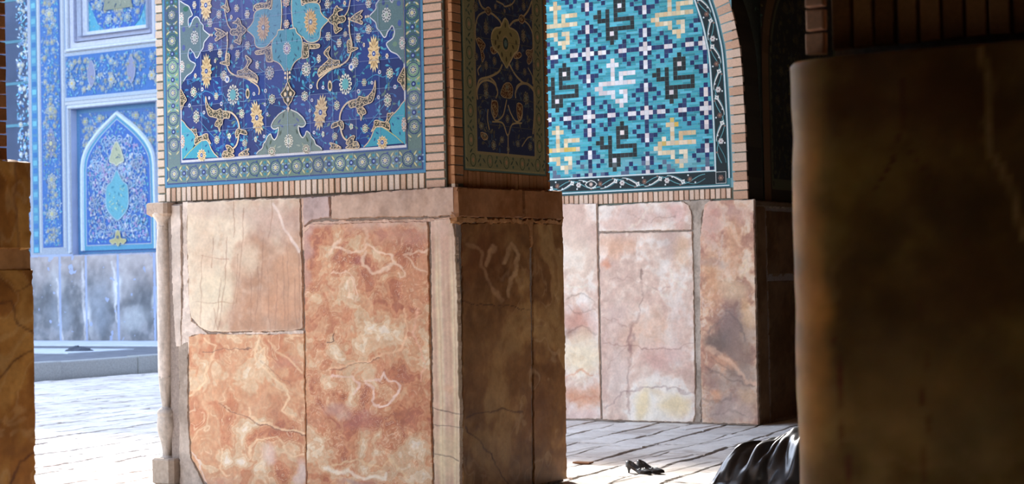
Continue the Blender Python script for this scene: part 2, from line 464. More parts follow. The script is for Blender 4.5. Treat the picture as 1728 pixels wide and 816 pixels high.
# ------------------------------------------------------------------ ground
def joints_dist(A, B, cell_a=.365, seed=3, skew=math.radians(7.5)):
    """distance (metres) to the nearest joint of long paving courses with broken cross joints, and a stone id"""
    ca, sa = math.cos(skew), math.sin(skew)
    p = A * ca + B * sa; q = -A * sa + B * ca
    p = p + .03 * fbm(p * .8, q * .8, seed, 3) + .012 * fbm(p * 5, q * 5, seed + 1, 3)
    k = np.floor(p / cell_a); fp = p / cell_a - k
    L = .75 + .35 * _h(k, k * 0, seed + 5)
    off = 3.1 * _h(k, k * 0 + 3, seed + 6)
    q2 = q / L + off + .03 * fbm(p * 3, q * 3, seed + 9, 2)
    kq = np.floor(q2); fq = q2 - kq
    dp = np.minimum(fp, 1 - fp) * cell_a; dq = np.minimum(fq, 1 - fq) * L
    return dp, dq, k, kq
def paving(name, a0, a1, b0, b1, res, hide=None, z0=0.):
    a = np.arange(a0, a1 + res / 2, res); b = np.arange(b0, b1 + res / 2, res)
    A, B = np.meshgrid(a, b)
    dp, dq, k, kq = joints_dist(A, B)
    jw = .007 + .012 * np.clip(fbm(A * 1.6, B * 1.6, 71, 3) * 2.4, -.6, 1)       # joints open and close
    g = 1 - sst(jw * .4, jw * .4 + .012, dp)
    g2 = (1 - sst(jw * .3, jw * .3 + .010, dq)) * .7
    G = np.maximum(g, g2)
    r = _h(k, kq, 12) - .5
    r2 = _h(k, kq, 99) - .5
    Zz = z0 - .022 * G + .010 * r + .012 * fbm(A * 3, B * 3, 5, 4) + .010 * r2 * (2 * ((A * .99 / .365) % 1) - 1)
    C = ramp(np.clip(.5 + .5 * r + .5 * fbm(A * 7, B * 7, 8, 5), 0, 1), [(0, (204, 196, 186)), (.5, (226, 218, 208)), (1, (238, 232, 224))])
    C = mix(C, lin((70, 52, 42)), np.clip(G * 1.1, 0, 1) * .85)
    C = mix(C, lin((150, 125, 105)), .35 * sst(.1, .5, fbm(A * 2.2, B * 2.2, 44, 4)))
    idx = np.arange(A.size).reshape(A.shape)
    fa = np.stack([idx[:-1, :-1].ravel(), idx[:-1, 1:].ravel(), idx[1:, 1:].ravel(), idx[1:, :-1].ravel()], 1)
    V = A.ravel()[:, None] * BU + B.ravel()[:, None] * BW + Zz.ravel()[:, None] * UP
    return V, fa, C.reshape(-1, 3)
# one floor mesh: fine where it is seen close, coarse where only its light matters
Vs, Fs, Cs = [], [], []; n = 0
for (a0, a1, b0, b1, res) in ((-9.3, -4.6, 11.2, 16.4, .018), (-16.0, -9.3, 9.0, 17.2, .022), (-21.62, -16.0, 9.0, 17.2, .05),
                              (-21.62, -9.3, 17.2, 26.0, .04), (-21.62, -9.3, 26.0, 36, .25),
                              (-9.3, -4.6, 8.0, 11.2, .06), (-9.3, -4.6, -8, 8.0, .25), (-4.6, 10, -8, 18, .25), (-60, -9.3, -30, 9.0, .5), (-60, -21.62, 9.0, 20.0, .5),
                              (-9.3, 10, 18, 36, .5), (-9.3, -4.6, 16.4, 18, .3)):
    V, fa, C = paving('floor', a0, a1, b0, b1, res)
    Vs.append(V); Fs.append(fa + n); Cs.append(C); n += len(V)
floor = link('floor', np.vstack(Vs), np.vstack(Fs), M_PAVE, cols=np.vstack(Cs)); floor['kind'] = 'structure'
core('floor', [((-60, -30, -.5), (12, 45, -.06))], M_MORTAR)['kind'] = 'structure'

# ------------------------------------------------------------------ unseen hall shell, put in to keep light off the piers (above and behind the viewer)
def struct(name, boxes, mt):
    o = core(name, boxes, mt); o['kind'] = 'structure'; return o
struct('ceiling', [((-9.42, -8, VAULT), (9.5, 27, VAULT + .5))], M_PLASTER)
struct('wall_right', [((9, -8, 0), (9.5, 27, VAULT))], M_PLASTER)
struct('wall_front', [((-9.42, -8.4, 0), (9.5, -8, VAULT))], M_PLASTER)
struct('shade_wall_left', [((-9.42, -8, 0), (-8.6, 4.1, VAULT)), ((-9.42, 19.2, 0), (-8.6, 27, VAULT))], M_PLASTER)  # unseen, added to close the arcade and darken near pier and rear flank
struct('wall_back', [((-9.4, 24, 0), (9.5, 24.5, VAULT))], M_PLASTER)

# ------------------------------------------------------------------ main pier
FM = Face('b', MB0); SM = Face('a', MA1)
FU = Face('b', MB0 + .04); SU = Face('a', MA1 - .04)
pier = thing('stone_pillar', ab((MA0 + MA1) / 2, (MB0 + MB1) / 2), 'wide central pillar with pink and cream alabaster slabs under a bright blue floral tile panel', 'pillar')
core('masonry_core', [((MA0 + .14, MB0 + .014, 0), (MA1 - .014, MB1 - .03, DADO - .02)), ((MA0 + .06, MB0 + .075, DADO - .02), (MA1 - .09, MB1 - .12, VAULT))], M_MORTAR, pier)

GREYPINK = [(0, (168, 140, 124)), (.5, (192, 166, 148)), (1, (212, 190, 172))]
CREAM = [(0, (184, 140, 110)), (.35, (198, 162, 136)), (.7, (208, 180, 152)), (1, (220, 200, 174))]
RED = [(0, (186, 96, 68)), (.25, (204, 122, 88)), (.5, (214, 146, 108)), (.75, (222, 172, 136)), (1, (230, 198, 168))]
def c_cream(S, Z, X, Y, sd):
    C = onyx(S, Z, CREAM, .5, 3, .3, .8, fine=.3)
    C = patches(C, X, Y, [(460, 370, 70, 36, (196, 164, 148), .75), (350, 350, 60, 22, (196, 168, 152), .5), (490, 470, 30, 60, (208, 158, 122), .6),
                          (365, 490, 42, 44, (224, 208, 178), .7), (420, 440, 25, 30, (222, 202, 174), .6), (470, 520, 50, 30, (206, 150, 112), .45), (345, 420, 20, 60, (214, 180, 150), .4)], 4)
    V = []
    rnd = random.Random(4)
    for (x, y0, y1, l) in ((341, 430, 548, -3), (384, 400, 556, -16), (412, 350, 510, -14), (423, 460, 555, 0), (445, 400, 500, -8), (452, 455, 558, 4), (436, 450, 540, -5), (478, 430, 556, 3),
                           (486, 410, 556, 1), (468, 460, 556, -4), (497, 470, 552, 6), (360, 400, 450, -2), (395, 340, 400, 0), (372, 470, 556, -10), (505, 420, 540, 2), (362, 520, 556, 6), (402, 430, 520, -10), (460, 330, 400, -6)):
        V.append(([(x, y0), (x + l * .3, (y0 + y1) / 2), (x + l, y1)], 1.5, (160, 116, 92), .42))
    V.append(([(340, 430), (385, 438)], 1.2, (176, 130, 110), .5)); V.append(([(330, 508), (400, 512)], 1.2, (176, 140, 110), .5))
    V.append(([(462, 345), (480, 385), (505, 425)], 3, (226, 204, 190), .8))
    C = veins(C, X, Y, V, 5)
    C = mix(C, lin((228, 208, 188)), .5 * (1 - sst(0, .02, sd)))
    return grime(C, S, Z, 9, .08, 14)
TRED = [(0, (168, 98, 70)), (.16, (188, 118, 82)), (.34, (202, 142, 102)), (.5, (209, 160, 121)), (.68, (215, 181, 144)), (.84, (226, 201, 168)), (1, (232, 215, 194))]
def c_red(S, Z, X, Y, sd):
    B = [(560, 400, 50, 26, -.28), (570, 392, 12, 14, .5), (555, 415, 16, 8, .45), (610, 405, 26, 20, .15), (690, 410, 60, 40, -.12), (630, 432, 34, 18, .22), (604, 442, 13, 9, -.5), (640, 470, 50, 26, -.25), (680, 465, 14, 12, .45), (663, 470, 8, 10, .5),
         (560, 460, 34, 14, -.2), (590, 485, 12, 26, .3), (558, 512, 20, 22, .30), (540, 560, 14, 40, .22), (592, 548, 30, 18, .25), (578, 590, 20, 26, .42), (578, 590, 8, 10, -.3), (612, 588, 22, 18, .35), (648, 556, 30, 26, .40), (640, 520, 40, 20, .1), (704, 540, 22, 60, -.18), (722, 575, 10, 40, .35),
         (640, 615, 70, 22, .08), (575, 655, 24, 16, -.3), (560, 640, 20, 12, .3), (592, 650, 14, 12, .45), (588, 668, 12, 14, .5), (621, 655, 12, 14, -.35), (648, 660, 30, 28, .16), (612, 712, 50, 20, -.35), (680, 700, 60, 30, -.2), (700, 640, 30, 30, -.2), (540, 690, 40, 30, -.12),
         (560, 740, 40, 24, .12), (612, 765, 12, 34, .5), (640, 745, 9, 18, .45), (702, 752, 15, 14, .5), (702, 760, 30, 34, .15), (560, 796, 20, 9, .5), (620, 800, 60, 10, .35), (704, 800, 22, 14, .45), (650, 780, 40, 20, .2), (530, 760, 20, 30, .25), (575, 800, 14, 4, -.5), (520, 720, 14, 40, .1)]
    C = agate(S, Z, X, Y, TRED, B, .36, 11, .13, .5, 15, .03, 5.5, .09, 7.5, .18, (238, 202, 168), .55, .12)
    cr = (238, 204, 174)
    C = patches(C, X, Y, [(602, 441, 15, 11, (168, 96, 88), .5), (612, 712, 44, 16, (172, 104, 96), .5), (573, 690, 24, 14, (194, 158, 148), .5), (690, 395, 70, 22, (194, 144, 126), .5), (604, 813, 30, 7, (168, 132, 128), .6), (700, 480, 30, 50, (204, 140, 100), .3)], 12, 15, .03)
    C = veins(C, X, Y, [([(565, 418), (590, 424), (607, 428), (618, 412), (640, 424), (662, 430), (668, 445), (650, 455), (625, 458), (612, 445), (616, 425)], 3.4, cr, .75), ([(553, 425), (562, 415), (574, 405)], 4, cr, .7),
                        ([(612, 412), (618, 398), (615, 385)], 4, cr, .5), ([(680, 432), (692, 428), (722, 424)], 2.4, cr, .5), ([(684, 435), (700, 452), (722, 460)], 2.4, cr, .6), ([(668, 447), (680, 455), (684, 468), (676, 472), (670, 462)], 2.4, cr, .7),
                        ([(555, 462), (560, 456), (585, 458), (600, 470), (602, 508)], 2.2, cr, .6), ([(588, 500), (584, 480), (592, 468), (598, 482), (594, 500), (588, 502)], 2.2, cr, .6),
                        ([(560, 618), (600, 613), (640, 600), (680, 585), (690, 560), (684, 520)], 2.2, (236, 190, 150), .6),
                        ([(561, 632), (590, 634), (604, 648), (598, 668)], 2.8, (236, 206, 190), .6), ([(614, 640), (642, 640), (648, 630), (655, 640), (672, 652), (670, 664), (655, 682), (640, 690), (628, 676), (630, 655), (616, 645)], 3.2, (238, 208, 190), .8),
                        ([(550, 580), (564, 578), (562, 566)], 1.2, (90, 60, 50), .9), ([(705, 520), (700, 560), (716, 600), (712, 640)], 2.6, (234, 180, 150), .5),
                        ([(555, 790), (585, 796), (610, 806), (650, 806), (652, 795)], 4, (240, 226, 204), .7), ([(560, 782), (600, 778), (640, 788), (655, 775), (700, 815)], 2.4, (234, 206, 160), .5), ([(560, 622), (600, 616), (640, 602)], 1.1, (140, 90, 70), .7)], 14, 8, .05)
    C = mix(C, lin((206, 172, 152)), .8 * (1 - sst(372, 396, Y + 14 * fbm(X * .06, Y * .06, 8, 4))))
    C = mix(C, lin((196, 164, 156)), .6 * (1 - sst(516, 530, X + 12 * fbm(X * .05, Y * .05, 28, 4))) * (1 - sst(420, 540, Y)))
    C = edge(C, sd, (165, 122, 98), .005, .5)
    return grime(C, S, Z, 19, .07, 20)
def c_low(S, Z, X, Y, sd):
    B = [(425, 640, 44, 48, .30), (462, 680, 26, 36, -.05), (330, 612, 14, 44, .30), (327, 610, 5, 22, -.4), (345, 640, 12, 16, .25), (390, 590, 60, 16, -.22), (425, 608, 12, 12, .1), (500, 625, 26, 50, -.15), (440, 600, 10, 14, .35), (498, 590, 20, 26, .28), (370, 700, 50, 44, -.05), (350, 640, 24, 20, -.1),
         (408, 735, 12, 30, .5), (432, 722, 22, 11, .45), (412, 783, 20, 9, .55), (378, 775, 9, 16, .5), (450, 772, 24, 28, .35), (445, 742, 24, 12, -.3), (480, 795, 16, 16, -.25), (508, 800, 16, 26, .5), (485, 755, 14, 14, .3), (492, 700, 16, 16, .4), (486, 672, 12, 12, .2), (470, 730, 40, 8, -.2), (430, 800, 60, 8, -.1), (345, 790, 20, 30, .1), (380, 660, 18, 24, -.12)]
    C = agate(S, Z, X, Y, TRED, B, .42, 41, .24, .42, 14, .03, 5.5, .08, 7.0, .18, (240, 208, 168), .55, .11)
    C = patches(C, X, Y, [(462, 685, 24, 34, (198, 150, 112), .4), (450, 770, 16, 22, (226, 200, 188), .6), (508, 800, 12, 24, (220, 198, 190), .7), (360, 825, 60, 20, (196, 152, 134), .5), (480, 610, 20, 14, (190, 128, 112), .4)], 42, 14, .03)
    cr = (240, 206, 164)
    C = veins(C, X, Y, [([(345, 570), (362, 585), (352, 612), (345, 640), (336, 655), (318, 665)], 2.6, cr, .6), ([(440, 570), (428, 600), (440, 618), (478, 648), (488, 668), (478, 690), (495, 700)], 2.6, cr, .65),
                        ([(450, 575), (470, 590), (490, 612), (514, 632)], 2.4, cr, .5), ([(436, 595), (446, 588), (448, 604), (438, 606)], 2.2, cr, .6), ([(420, 690), (418, 702), (440, 712), (512, 732)], 2.6, cr, .6),
                        ([(420, 770), (422, 755), (440, 740), (470, 735), (480, 760), (500, 770), (514, 765)], 2.6, cr, .6), ([(340, 596), (365, 594), (400, 588), (425, 590)], 1.0, (120, 80, 66), .7), ([(370, 682), (400, 695), (430, 712), (470, 722), (513, 736)], 1.1, (130, 84, 66), .75),
                        ([(440, 608), (470, 630), (490, 650)], 1.0, (150, 100, 80), .6), ([(320, 755), (335, 775), (342, 800), (350, 816)], 2, (236, 214, 196), .6), ([(372, 760), (368, 790), (384, 800)], 2, cr, .6)], 44, 7, .05)
    C = edge(C, sd, (225, 190, 160), .010, .4)
    return grime(C, S, Z, 49, .07, 20)
def c_strip(S, Z, X, Y, sd):
    k = (X - 724 - .02 * (Y - 400)) / 46.
    t = k * 3 + .25 * fbm(S * 3, Z * 1.2, 5, 4)
    C = ramp((t * .62) % 1.0, [(0, (206, 170, 146)), (.12, (216, 184, 156)), (.3, (204, 166, 142)), (.42, (222, 192, 160)), (.55, (232, 212, 176)), (.62, (214, 182, 150)), (.75, (226, 204, 172)), (.9, (210, 176, 152)), (1, (206, 170, 146))])
    C = mix(C, lin((196, 154, 136)), .5 * (1 - sst(400, 480, Y)))
    C = patches(C, X, Y, [(740, 385, 22, 20, (214, 180, 160), .6), (752, 660, 12, 8, (214, 172, 140), .7), (750, 770, 30, 50, (226, 206, 164), .5)], 6)
    C = veins(C, X, Y, [([(731, 688), (778, 698)], 1.2, (120, 96, 84), .7), ([(733, 716), (778, 722)], 1.2, (120, 96, 84), .7), ([(733, 766), (760, 768), (775, 776)], 1.2, (120, 96, 84), .7)], 7)
    return grime(edge(C, sd, (225, 205, 180), .02, .4), S, Z, 8, .07, 20)
def c_grey(base, seed=0):
    st = [(0, tuple(np.array(base) - 16)), (.5, base), (1, tuple(np.array(base) + 14))]
    def f(S, Z, X, Y, sd): return grime(edge(onyx(S, Z, st, .3, seed, .4, .6, fine=.3), sd, tuple(np.array(base) + 12), .012, .4), S, Z, seed, .10, 12)
    return f
DS = .0   # dado face
MBX = dict(d0=-.035, d1=.0)
slab('marble_slab', FM, [(315, 341), (400, 336), (506, 333), (508, 400), (511, 470), (511, 553), (498, 559), (440, 560), (352, 560), (336, 552), (322, 536), (317, 505), (318, 470), (314, 400)], res=.005, colf=c_cream, parent=pier, seed=1, label='cream veined slab, upper left', **MBX)
slab('marble_slab', FM, [(318, 568), (335, 562), (420, 563), (513, 562), (515, 700), (517, 845), (352, 845), (344, 812), (322, 772), (318, 690)], res=.005, colf=c_low, parent=pier, seed=2, label='orange and cream swirled slab, lower left', **MBX)
slab('marble_slab', FM, [(512, 392), (524, 377), (580, 376), (722, 372), (724, 470), (727, 640), (731, 845), (518, 845), (515, 640), (513, 470)], res=.005, colf=c_red, parent=pier, seed=3, label='tall salmon red swirled slab', **MBX)
slab('marble_slab', FM, [(725, 371), (757, 368), (771, 366.5), (764, 378), (768, 400), (772.5, 500), (776, 700), (778.5, 848), (732, 848), (729, 640), (727, 470)], res=.005, colf=c_strip, parent=pier, seed=4, label='narrow banded corner slab', **MBX)
slab('marble_slab', FM, [(510, 333), (556, 330), (557, 367), (528, 371), (511, 384)], res=.006, colf=c_grey((178, 150, 142), 31), parent=pier, seed=5, label='small mauve block', **MBX)
slab('marble_slab', FM, [(559, 329.5), (660, 321), (767.5, 314), (768, 365), (660, 367), (559, 370)], res=.006, colf=c_grey((180, 146, 124), 33), parent=pier, seed=6, label='long plain block over the red slab', d0=-.035, d1=.008)
slab('marble_slab', FM, [(288, 346), (305, 344), (306, 400), (306, 585), (296, 585), (290, 500), (288, 400)], res=.006, colf=c_grey((208, 190, 176), 35), parent=pier, seed=7, d0=-.04, d1=.0)
slab('marble_slab', FM, [(300, 585), (317, 575), (317, 700), (322, 770), (342, 812), (345, 850), (303, 850), (301, 700)], res=.006, colf=c_grey((172, 156, 142), 37), parent=pier, seed=8, d0=-.05, d1=-.001, mt=M_STONE)
slab('mortar_joint', FM, [(307, 340), (317, 338), (316, 400), (319, 500), (324, 540), (350, 562), (512, 556), (512, 565), (322, 566), (318, 600), (300, 600), (307, 500), (307, 400)], res=.007, colf=c_grey((212, 194, 180), 39), parent=pier, seed=9, d0=-.05, d1=-.005, mt=M_STONE, jit=.006)
slab('mortar_joint', FM, [(507, 334), (513, 333), (514, 380), (530, 372), (724, 367), (770, 364), (770, 371), (726, 375), (530, 380), (518, 392), (516, 440), (508, 420)], res=.007, colf=c_grey((204, 170, 150), 40), parent=pier, seed=10, d0=-.05, d1=-.008, mt=M_STONE, jit=.005)

# dark side of the main pier
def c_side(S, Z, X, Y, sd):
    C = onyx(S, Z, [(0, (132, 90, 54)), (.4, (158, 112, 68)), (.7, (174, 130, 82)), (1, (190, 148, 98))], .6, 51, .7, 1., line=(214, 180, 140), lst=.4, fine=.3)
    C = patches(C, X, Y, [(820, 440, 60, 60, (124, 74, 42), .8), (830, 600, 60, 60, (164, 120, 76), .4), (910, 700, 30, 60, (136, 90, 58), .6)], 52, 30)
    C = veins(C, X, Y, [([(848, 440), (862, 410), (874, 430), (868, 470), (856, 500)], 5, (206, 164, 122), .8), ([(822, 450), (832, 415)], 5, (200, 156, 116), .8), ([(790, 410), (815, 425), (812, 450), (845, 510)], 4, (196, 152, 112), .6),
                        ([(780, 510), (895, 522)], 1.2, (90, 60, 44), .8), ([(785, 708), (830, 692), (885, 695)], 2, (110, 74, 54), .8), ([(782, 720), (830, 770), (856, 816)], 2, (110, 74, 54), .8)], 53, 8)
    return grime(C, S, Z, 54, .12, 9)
def side(*p): return list(p)
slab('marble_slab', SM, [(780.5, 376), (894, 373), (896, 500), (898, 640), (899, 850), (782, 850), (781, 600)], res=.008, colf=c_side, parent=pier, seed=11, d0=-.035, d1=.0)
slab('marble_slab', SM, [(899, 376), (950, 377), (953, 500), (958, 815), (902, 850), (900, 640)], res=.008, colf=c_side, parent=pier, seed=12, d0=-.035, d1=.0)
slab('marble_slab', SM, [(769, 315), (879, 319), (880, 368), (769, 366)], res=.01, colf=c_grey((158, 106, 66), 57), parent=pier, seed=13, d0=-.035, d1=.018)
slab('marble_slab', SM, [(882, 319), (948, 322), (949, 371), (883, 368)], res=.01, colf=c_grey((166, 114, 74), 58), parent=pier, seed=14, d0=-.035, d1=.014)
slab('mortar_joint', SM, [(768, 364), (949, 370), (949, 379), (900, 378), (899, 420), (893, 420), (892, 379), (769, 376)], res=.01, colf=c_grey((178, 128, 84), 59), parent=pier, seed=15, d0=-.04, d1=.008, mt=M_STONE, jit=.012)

# courtyard end and back of the pier carry plain slabs
FE = Face('a', MA0); 
core('end_slab', [((MA0 + .10, MB0 + .05, .01), (MA0 + .14, MB1 - .05, DADO - .03)), ((MA0 + .2, MB1 - .03, .01), (MA1 - .05, MB1, DADO - .03))], mat('plain_alabaster', (196, 160, 132), .6, 12, .2, .4, 30), pier)

# colonnette at the courtyard corner: square capital, round shaft, beaded and waisted foot, block base
ca, cb = -9.335, MB0 + .02
def lathe(prof, ca, cb, n=28, name='shaft', mt=None, parent=None, seed=0, base=(176, 158, 142), flute=0):
    V, Fc, C = [], [], []
    # subdivide profile
    pr = curve(prof, 5) if len(prof) > 3 else np.array(prof)
    for i, (r, z) in enumerate(pr):
        for k in range(n):
            t = 2 * math.pi * k / n
            q = r * (1 + .05 * float(fbm(np.array([math.cos(t) * 1.3 + 3]), np.array([z * 6 + math.sin(t)]), seed, 4)[0] * 2) + flute * math.cos(8 * t + z * 40))
            V.append(ab(ca + q * math.cos(t), cb + q * math.sin(t), z))
            g = 1 + .3 * float(fbm(np.array([t * 2.]), np.array([z * 9.]), seed + 3, 4)[0]) * 1.2
            C.append(lin(base) * g)
    for i in range(len(pr) - 1):
        for k in range(n):
            Fc.append([i * n + k, i * n + (k + 1) % n, (i + 1) * n + (k + 1) % n, (i + 1) * n + k])
    Fc.append(list(range(n))[::-1]); Fc.append([(len(pr) - 1) * n + k for k in range(n)])
    return link(name, V, Fc, mt or M_STONE, parent, cols=C, smooth=True)
colo = lathe([(.052, .80), (.057, .9), (.056, 1.3), (.055, 1.7), (.052, 1.86), (.050, 1.95)], ca, cb, name='colonnette', parent=pier, seed=4, base=(206, 192, 180))
lathe([(.050, 1.93), (.048, 1.97), (.060, 2.0), (.085, 2.03), (.088, 2.05)], ca, cb, name='capital_neck', parent=colo, seed=5, base=(206, 190, 176))
def chamfer_block(name, a0, a1, b0, b1, z0, z1, parent, base, seed, ch=.02):
    V, Fc = [], []
    rings = [(ch * 1.2, z0), (0, z0 + ch), (0, z1 - ch * .4), (ch * .4, z1)]
    for (i, z) in rings:
        for (a, b) in ((a0 + i + ch, b0 + i), (a1 - i - ch, b0 + i), (a1 - i, b0 + i + ch), (a1 - i, b1 - i), (a0 + i, b1 - i), (a0 + i, b0 + i + ch)):
            V.append(ab(a, b, z))
    n = 6
    for r in range(3):
        for k in range(n): Fc.append([r * n + k, r * n + (k + 1) % n, (r + 1) * n + (k + 1) % n, (r + 1) * n + k])
    Fc += [list(range(n))[::-1], [3 * n + k for k in range(n)]]
    return link(name, V, Fc, M_STONE, parent, fcols=[lin(base)] * len(Fc))
chamfer_block('capital', -9.445, -9.235, cb - .085, cb + .12, 2.02, 2.125, colo, (190, 168, 150), 1, .022)
lathe([(.054, .82), (.050, .74), (.040, .66), (.032, .60), (.040, .585), (.060, .57), (.072, .545), (.066, .52), (.070, .50), (.072, .45), (.062, .39), (.046, .33), (.036, .28), (.034, .23), (.050, .215), (.058, .20)], ca + .0, cb, name='waisted_foot', parent=colo, seed=7, base=(190, 178, 166))
chamfer_block('foot_block', -9.42, -9.20, cb - .10, cb + .1, .0, .21, colo, (166, 150, 134), 2, .03)
# ------------------------------------------------------------------ main pier: brick frame and floral panel
BR = [(216, 188, 166), (222, 196, 174), (210, 176, 150), (218, 190, 166), (204, 168, 144), (222, 200, 182)]
BRL = [(222, 204, 186), (214, 194, 174), (226, 210, 194), (206, 184, 164)]
BRR = [(212, 176, 152), (206, 166, 142), (218, 184, 162), (210, 172, 148), (202, 158, 134)]
TOP = 5.2
PS0, PS1, PZ = -9.322, -6.942, 2.252           # outer edge of the tile panel
IS0, IS1, IZ = -9.150, -7.102, 2.437           # white inner frame
joint_m = mat('brick_joint', (118, 122, 112), .9, 40, .2, .5, 100, .1)
core('joint_bed', [((MA0 + .02, MB0 + .049, DADO), (MA1 - .11, MB0 + .09, TOP)), ((MA1 - .10, MB0 + .08, DADO), (MA1 - .049, MB1 - .10, TOP))], joint_m, pier)
bricks('brick_frame', FU, stack_cells(-9.405, PS0 - .012, 2.13, TOP, .0655, .013) , -.0, pier, BRL, seed=3)
bricks('brick_frame', FU, stack_cells(PS1 + .010, -6.778, 2.13, TOP, .0600, .011), 0, pier, BRR, seed=4)
bricks('brick_frame', FU, [q for i, q in enumerate(stack_cells(PS0 - .004, PS1, 2.132, PZ - .016, .0515, .0115, False))], 0, pier, BR, seed=5)
def bcol(i): return BR[i % 6]
# corner moulding and the side's frame
bricks('brick_frame', FU, stack_cells(-6.772, -6.715, 2.15, TOP, .13, .004), -.03, pier, [(150, 100, 66), (160, 110, 74)], seed=6)
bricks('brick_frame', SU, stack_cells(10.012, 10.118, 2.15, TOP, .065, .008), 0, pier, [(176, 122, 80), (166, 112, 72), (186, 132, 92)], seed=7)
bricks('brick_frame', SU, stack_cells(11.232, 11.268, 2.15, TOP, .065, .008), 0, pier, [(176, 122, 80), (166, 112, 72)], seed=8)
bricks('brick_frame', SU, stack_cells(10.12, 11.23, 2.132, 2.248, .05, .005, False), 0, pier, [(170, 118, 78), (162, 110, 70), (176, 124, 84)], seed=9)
bricks('corner_stone', SU, [[(9.99, 2.118), (10.03, 2.118), (10.03, 2.15), (9.99, 2.15)]], .014, pier, [(220, 196, 170)], seed=10)

def tinter(ts, seed, amt, to, s0=0, z0=0, bright=.10):
    to = lin(to)
    def f(c, s, z):
        i, j = np.array([math.floor((s - s0) / ts)]), np.array([math.floor((z - z0) / ts)])
        h = float(_h(i, j, seed)[0]); g = float(_h(i, j, seed + 5)[0]) - .5
        c = c * (1 + bright * 2 * g)
        return c + (to - c) * (amt * max(0, h - .35))
    return f
tt = tinter(.2, 7, .35, (110, 110, 150), IS0, IZ, .12)
def tint_main(c, s, z):
    # a patch of faded, re-fired tiles at the upper left
    c = tt(c, s, z)
    if -8.86 < s < -8.2 and z > 3.0 and not (s < -8.62 and z < 3.22): c = c + (lin((110, 108, 150)) - c) * .36
    return c
D = Draw(FU, -.002, .0004, tint=tint_main)
ZT = TOP
def rect(D, s0, s1, z0, z1, col, lay):
    D.raw(np.array([(s0, z0), (s1, z0), (s1, z1), (s0, z1)]), col, lay)
# outer frame lines
rect(D, PS0 - .01, PS1 + .008, PZ - .014, ZT, (62, 140, 178), 0)
rect(D, PS0 + .012, PS1 - .012, PZ + .008, ZT, (34, 66, 128), 1)
# border ground, tile by tile
rnd = random.Random(5)
GB = [(108, 134, 128), (98, 124, 126), (112, 138, 126), (104, 126, 130)]
bs = np.linspace(PS0 + .022, PS1 - .022, 13)
for k in range(12): rect(D, bs[k], bs[k + 1] - .002, PZ + .018, IZ - .03, GB[k % 4], 2)
for s0, s1 in ((PS0 + .022, IS0 - .02), (IS1 + .02, PS1 - .022)):
    z = IZ - .03; k = 0
    while z < ZT:
        rect(D, s0, s1, z, z + .198, (108, 134, 128) if k < 2 else ((124, 164, 136) if (k in (2, 3) if s0 < -9 else k == 2) else ((64, 104, 96), (72, 112, 108), (58, 96, 100))[k % 3]), 2); z += .2; k += 1
# border scroll: rosettes, dark roundels, cream commas
def border_unit(c, t, n, k):
    c = np.array(c); t = np.array(t); n = np.array(n)
    D.rosette(tuple(c), .032, 5, 8, (200, 204, 190), (52, 78, 128), (214, 196, 140), metres=True)
    an = np.arange(14) * 2 * math.pi / 14
    D.stroke(np.stack([c[0] + .05 * np.cos(an), c[1] + .05 * np.sin(an)], 1), .006, (42, 66, 124), 4, closed=True, metres=True)
    for q in (-1, 1):
        for r_ in (-1, 1):
            p = c + t * .062 * q + n * .040 * r_
            D.leaf(tuple(p), .045, .014, math.atan2(t[1], t[0]) + q * r_ * .9, (206, 200, 148), 5)
        p = c + t * .100 * q
    p = c + t * .098
    D.ell(p, .020, .020, (34, 56, 120), 5, 9); D.ell(p, .009, .009, (150, 176, 220), 6, 6)
    for q in (-1, 1):
        for r_ in (-1, 1):
            D.ell(p + t * .028 * q + n * .022 * r_, .010, .007, (150, 180, 210), 5, 6)
        D.ell(p + n * .042 * q, .013, .010, (58, 140, 160), 5, 6)
        D.ell(c + n * .052 * q + t * .02, .010, .008, (60, 84, 140), 5, 6)
    for j in range(6):
        pp = c + t * rnd.uniform(-.1, .1) + n * rnd.uniform(-.052, .052)
        D.leaf(tuple(pp), .018, .008, rnd.uniform(0, 6), rnd.choice([(70, 130, 140), (60, 90, 110), (160, 180, 150), (120, 150, 90)]), 3)
cz = (PZ + IZ - .012) / 2
for k in range(12): border_unit((-9.235 + .196 * k, cz), (1, 0), (0, 1), k)
for sx in ((PS0 + IS0) / 2, (PS1 + IS1) / 2):
    z = cz + .22
    while z < ZT - .1: border_unit((sx, z), (0, 1), (1, 0), 1); z += .196
# inner frame: blue line, white line
rect(D, IS0 - .022, IS1 + .022, IZ - .032, ZT, (46, 84, 140), 7)
rect(D, IS0 - .012, IS1 + .012, IZ - .018, ZT, (228, 228, 232), 8)
# cobalt ground
gs = np.arange(IS0, IS1, .2048)
z = IZ
while z < ZT:
    for s in gs: rect(D, s, min(s + .2048, IS1), z, min(z + .2, ZT), ((24, 48, 124), (28, 54, 134), (21, 42, 108), (30, 58, 136))[int(_h(np.array([s * 50]), np.array([z * 50]), 3)[0] * 4)], 9)
    z += .2
SC = -8.122                                      # axis of the design
D.mirror = None
reg = [(IS0, IZ), (IS1, IZ), (IS1, 4.3), (IS0, 4.3)]
D.leaves(reg, 1300, [(62, 150, 190), (74, 166, 200), (50, 124, 182), (52, 112, 180), (100, 130, 120), (84, 170, 190)], 11, 3, (.022, .05), .42, (58, 130, 180))
D.mirror = SC
def z1(x, y): return (290 + x / 5.83, y / 5.83)
def z2(x, y): return (290 + x / 5.1, 130 + y / 5.1)
def Z1(*p): return [z1(*q) for q in p]
def Z2(*p): return [z2(*q) for q in p]
CRM = (226, 202, 170); WHT = (222, 222, 222)
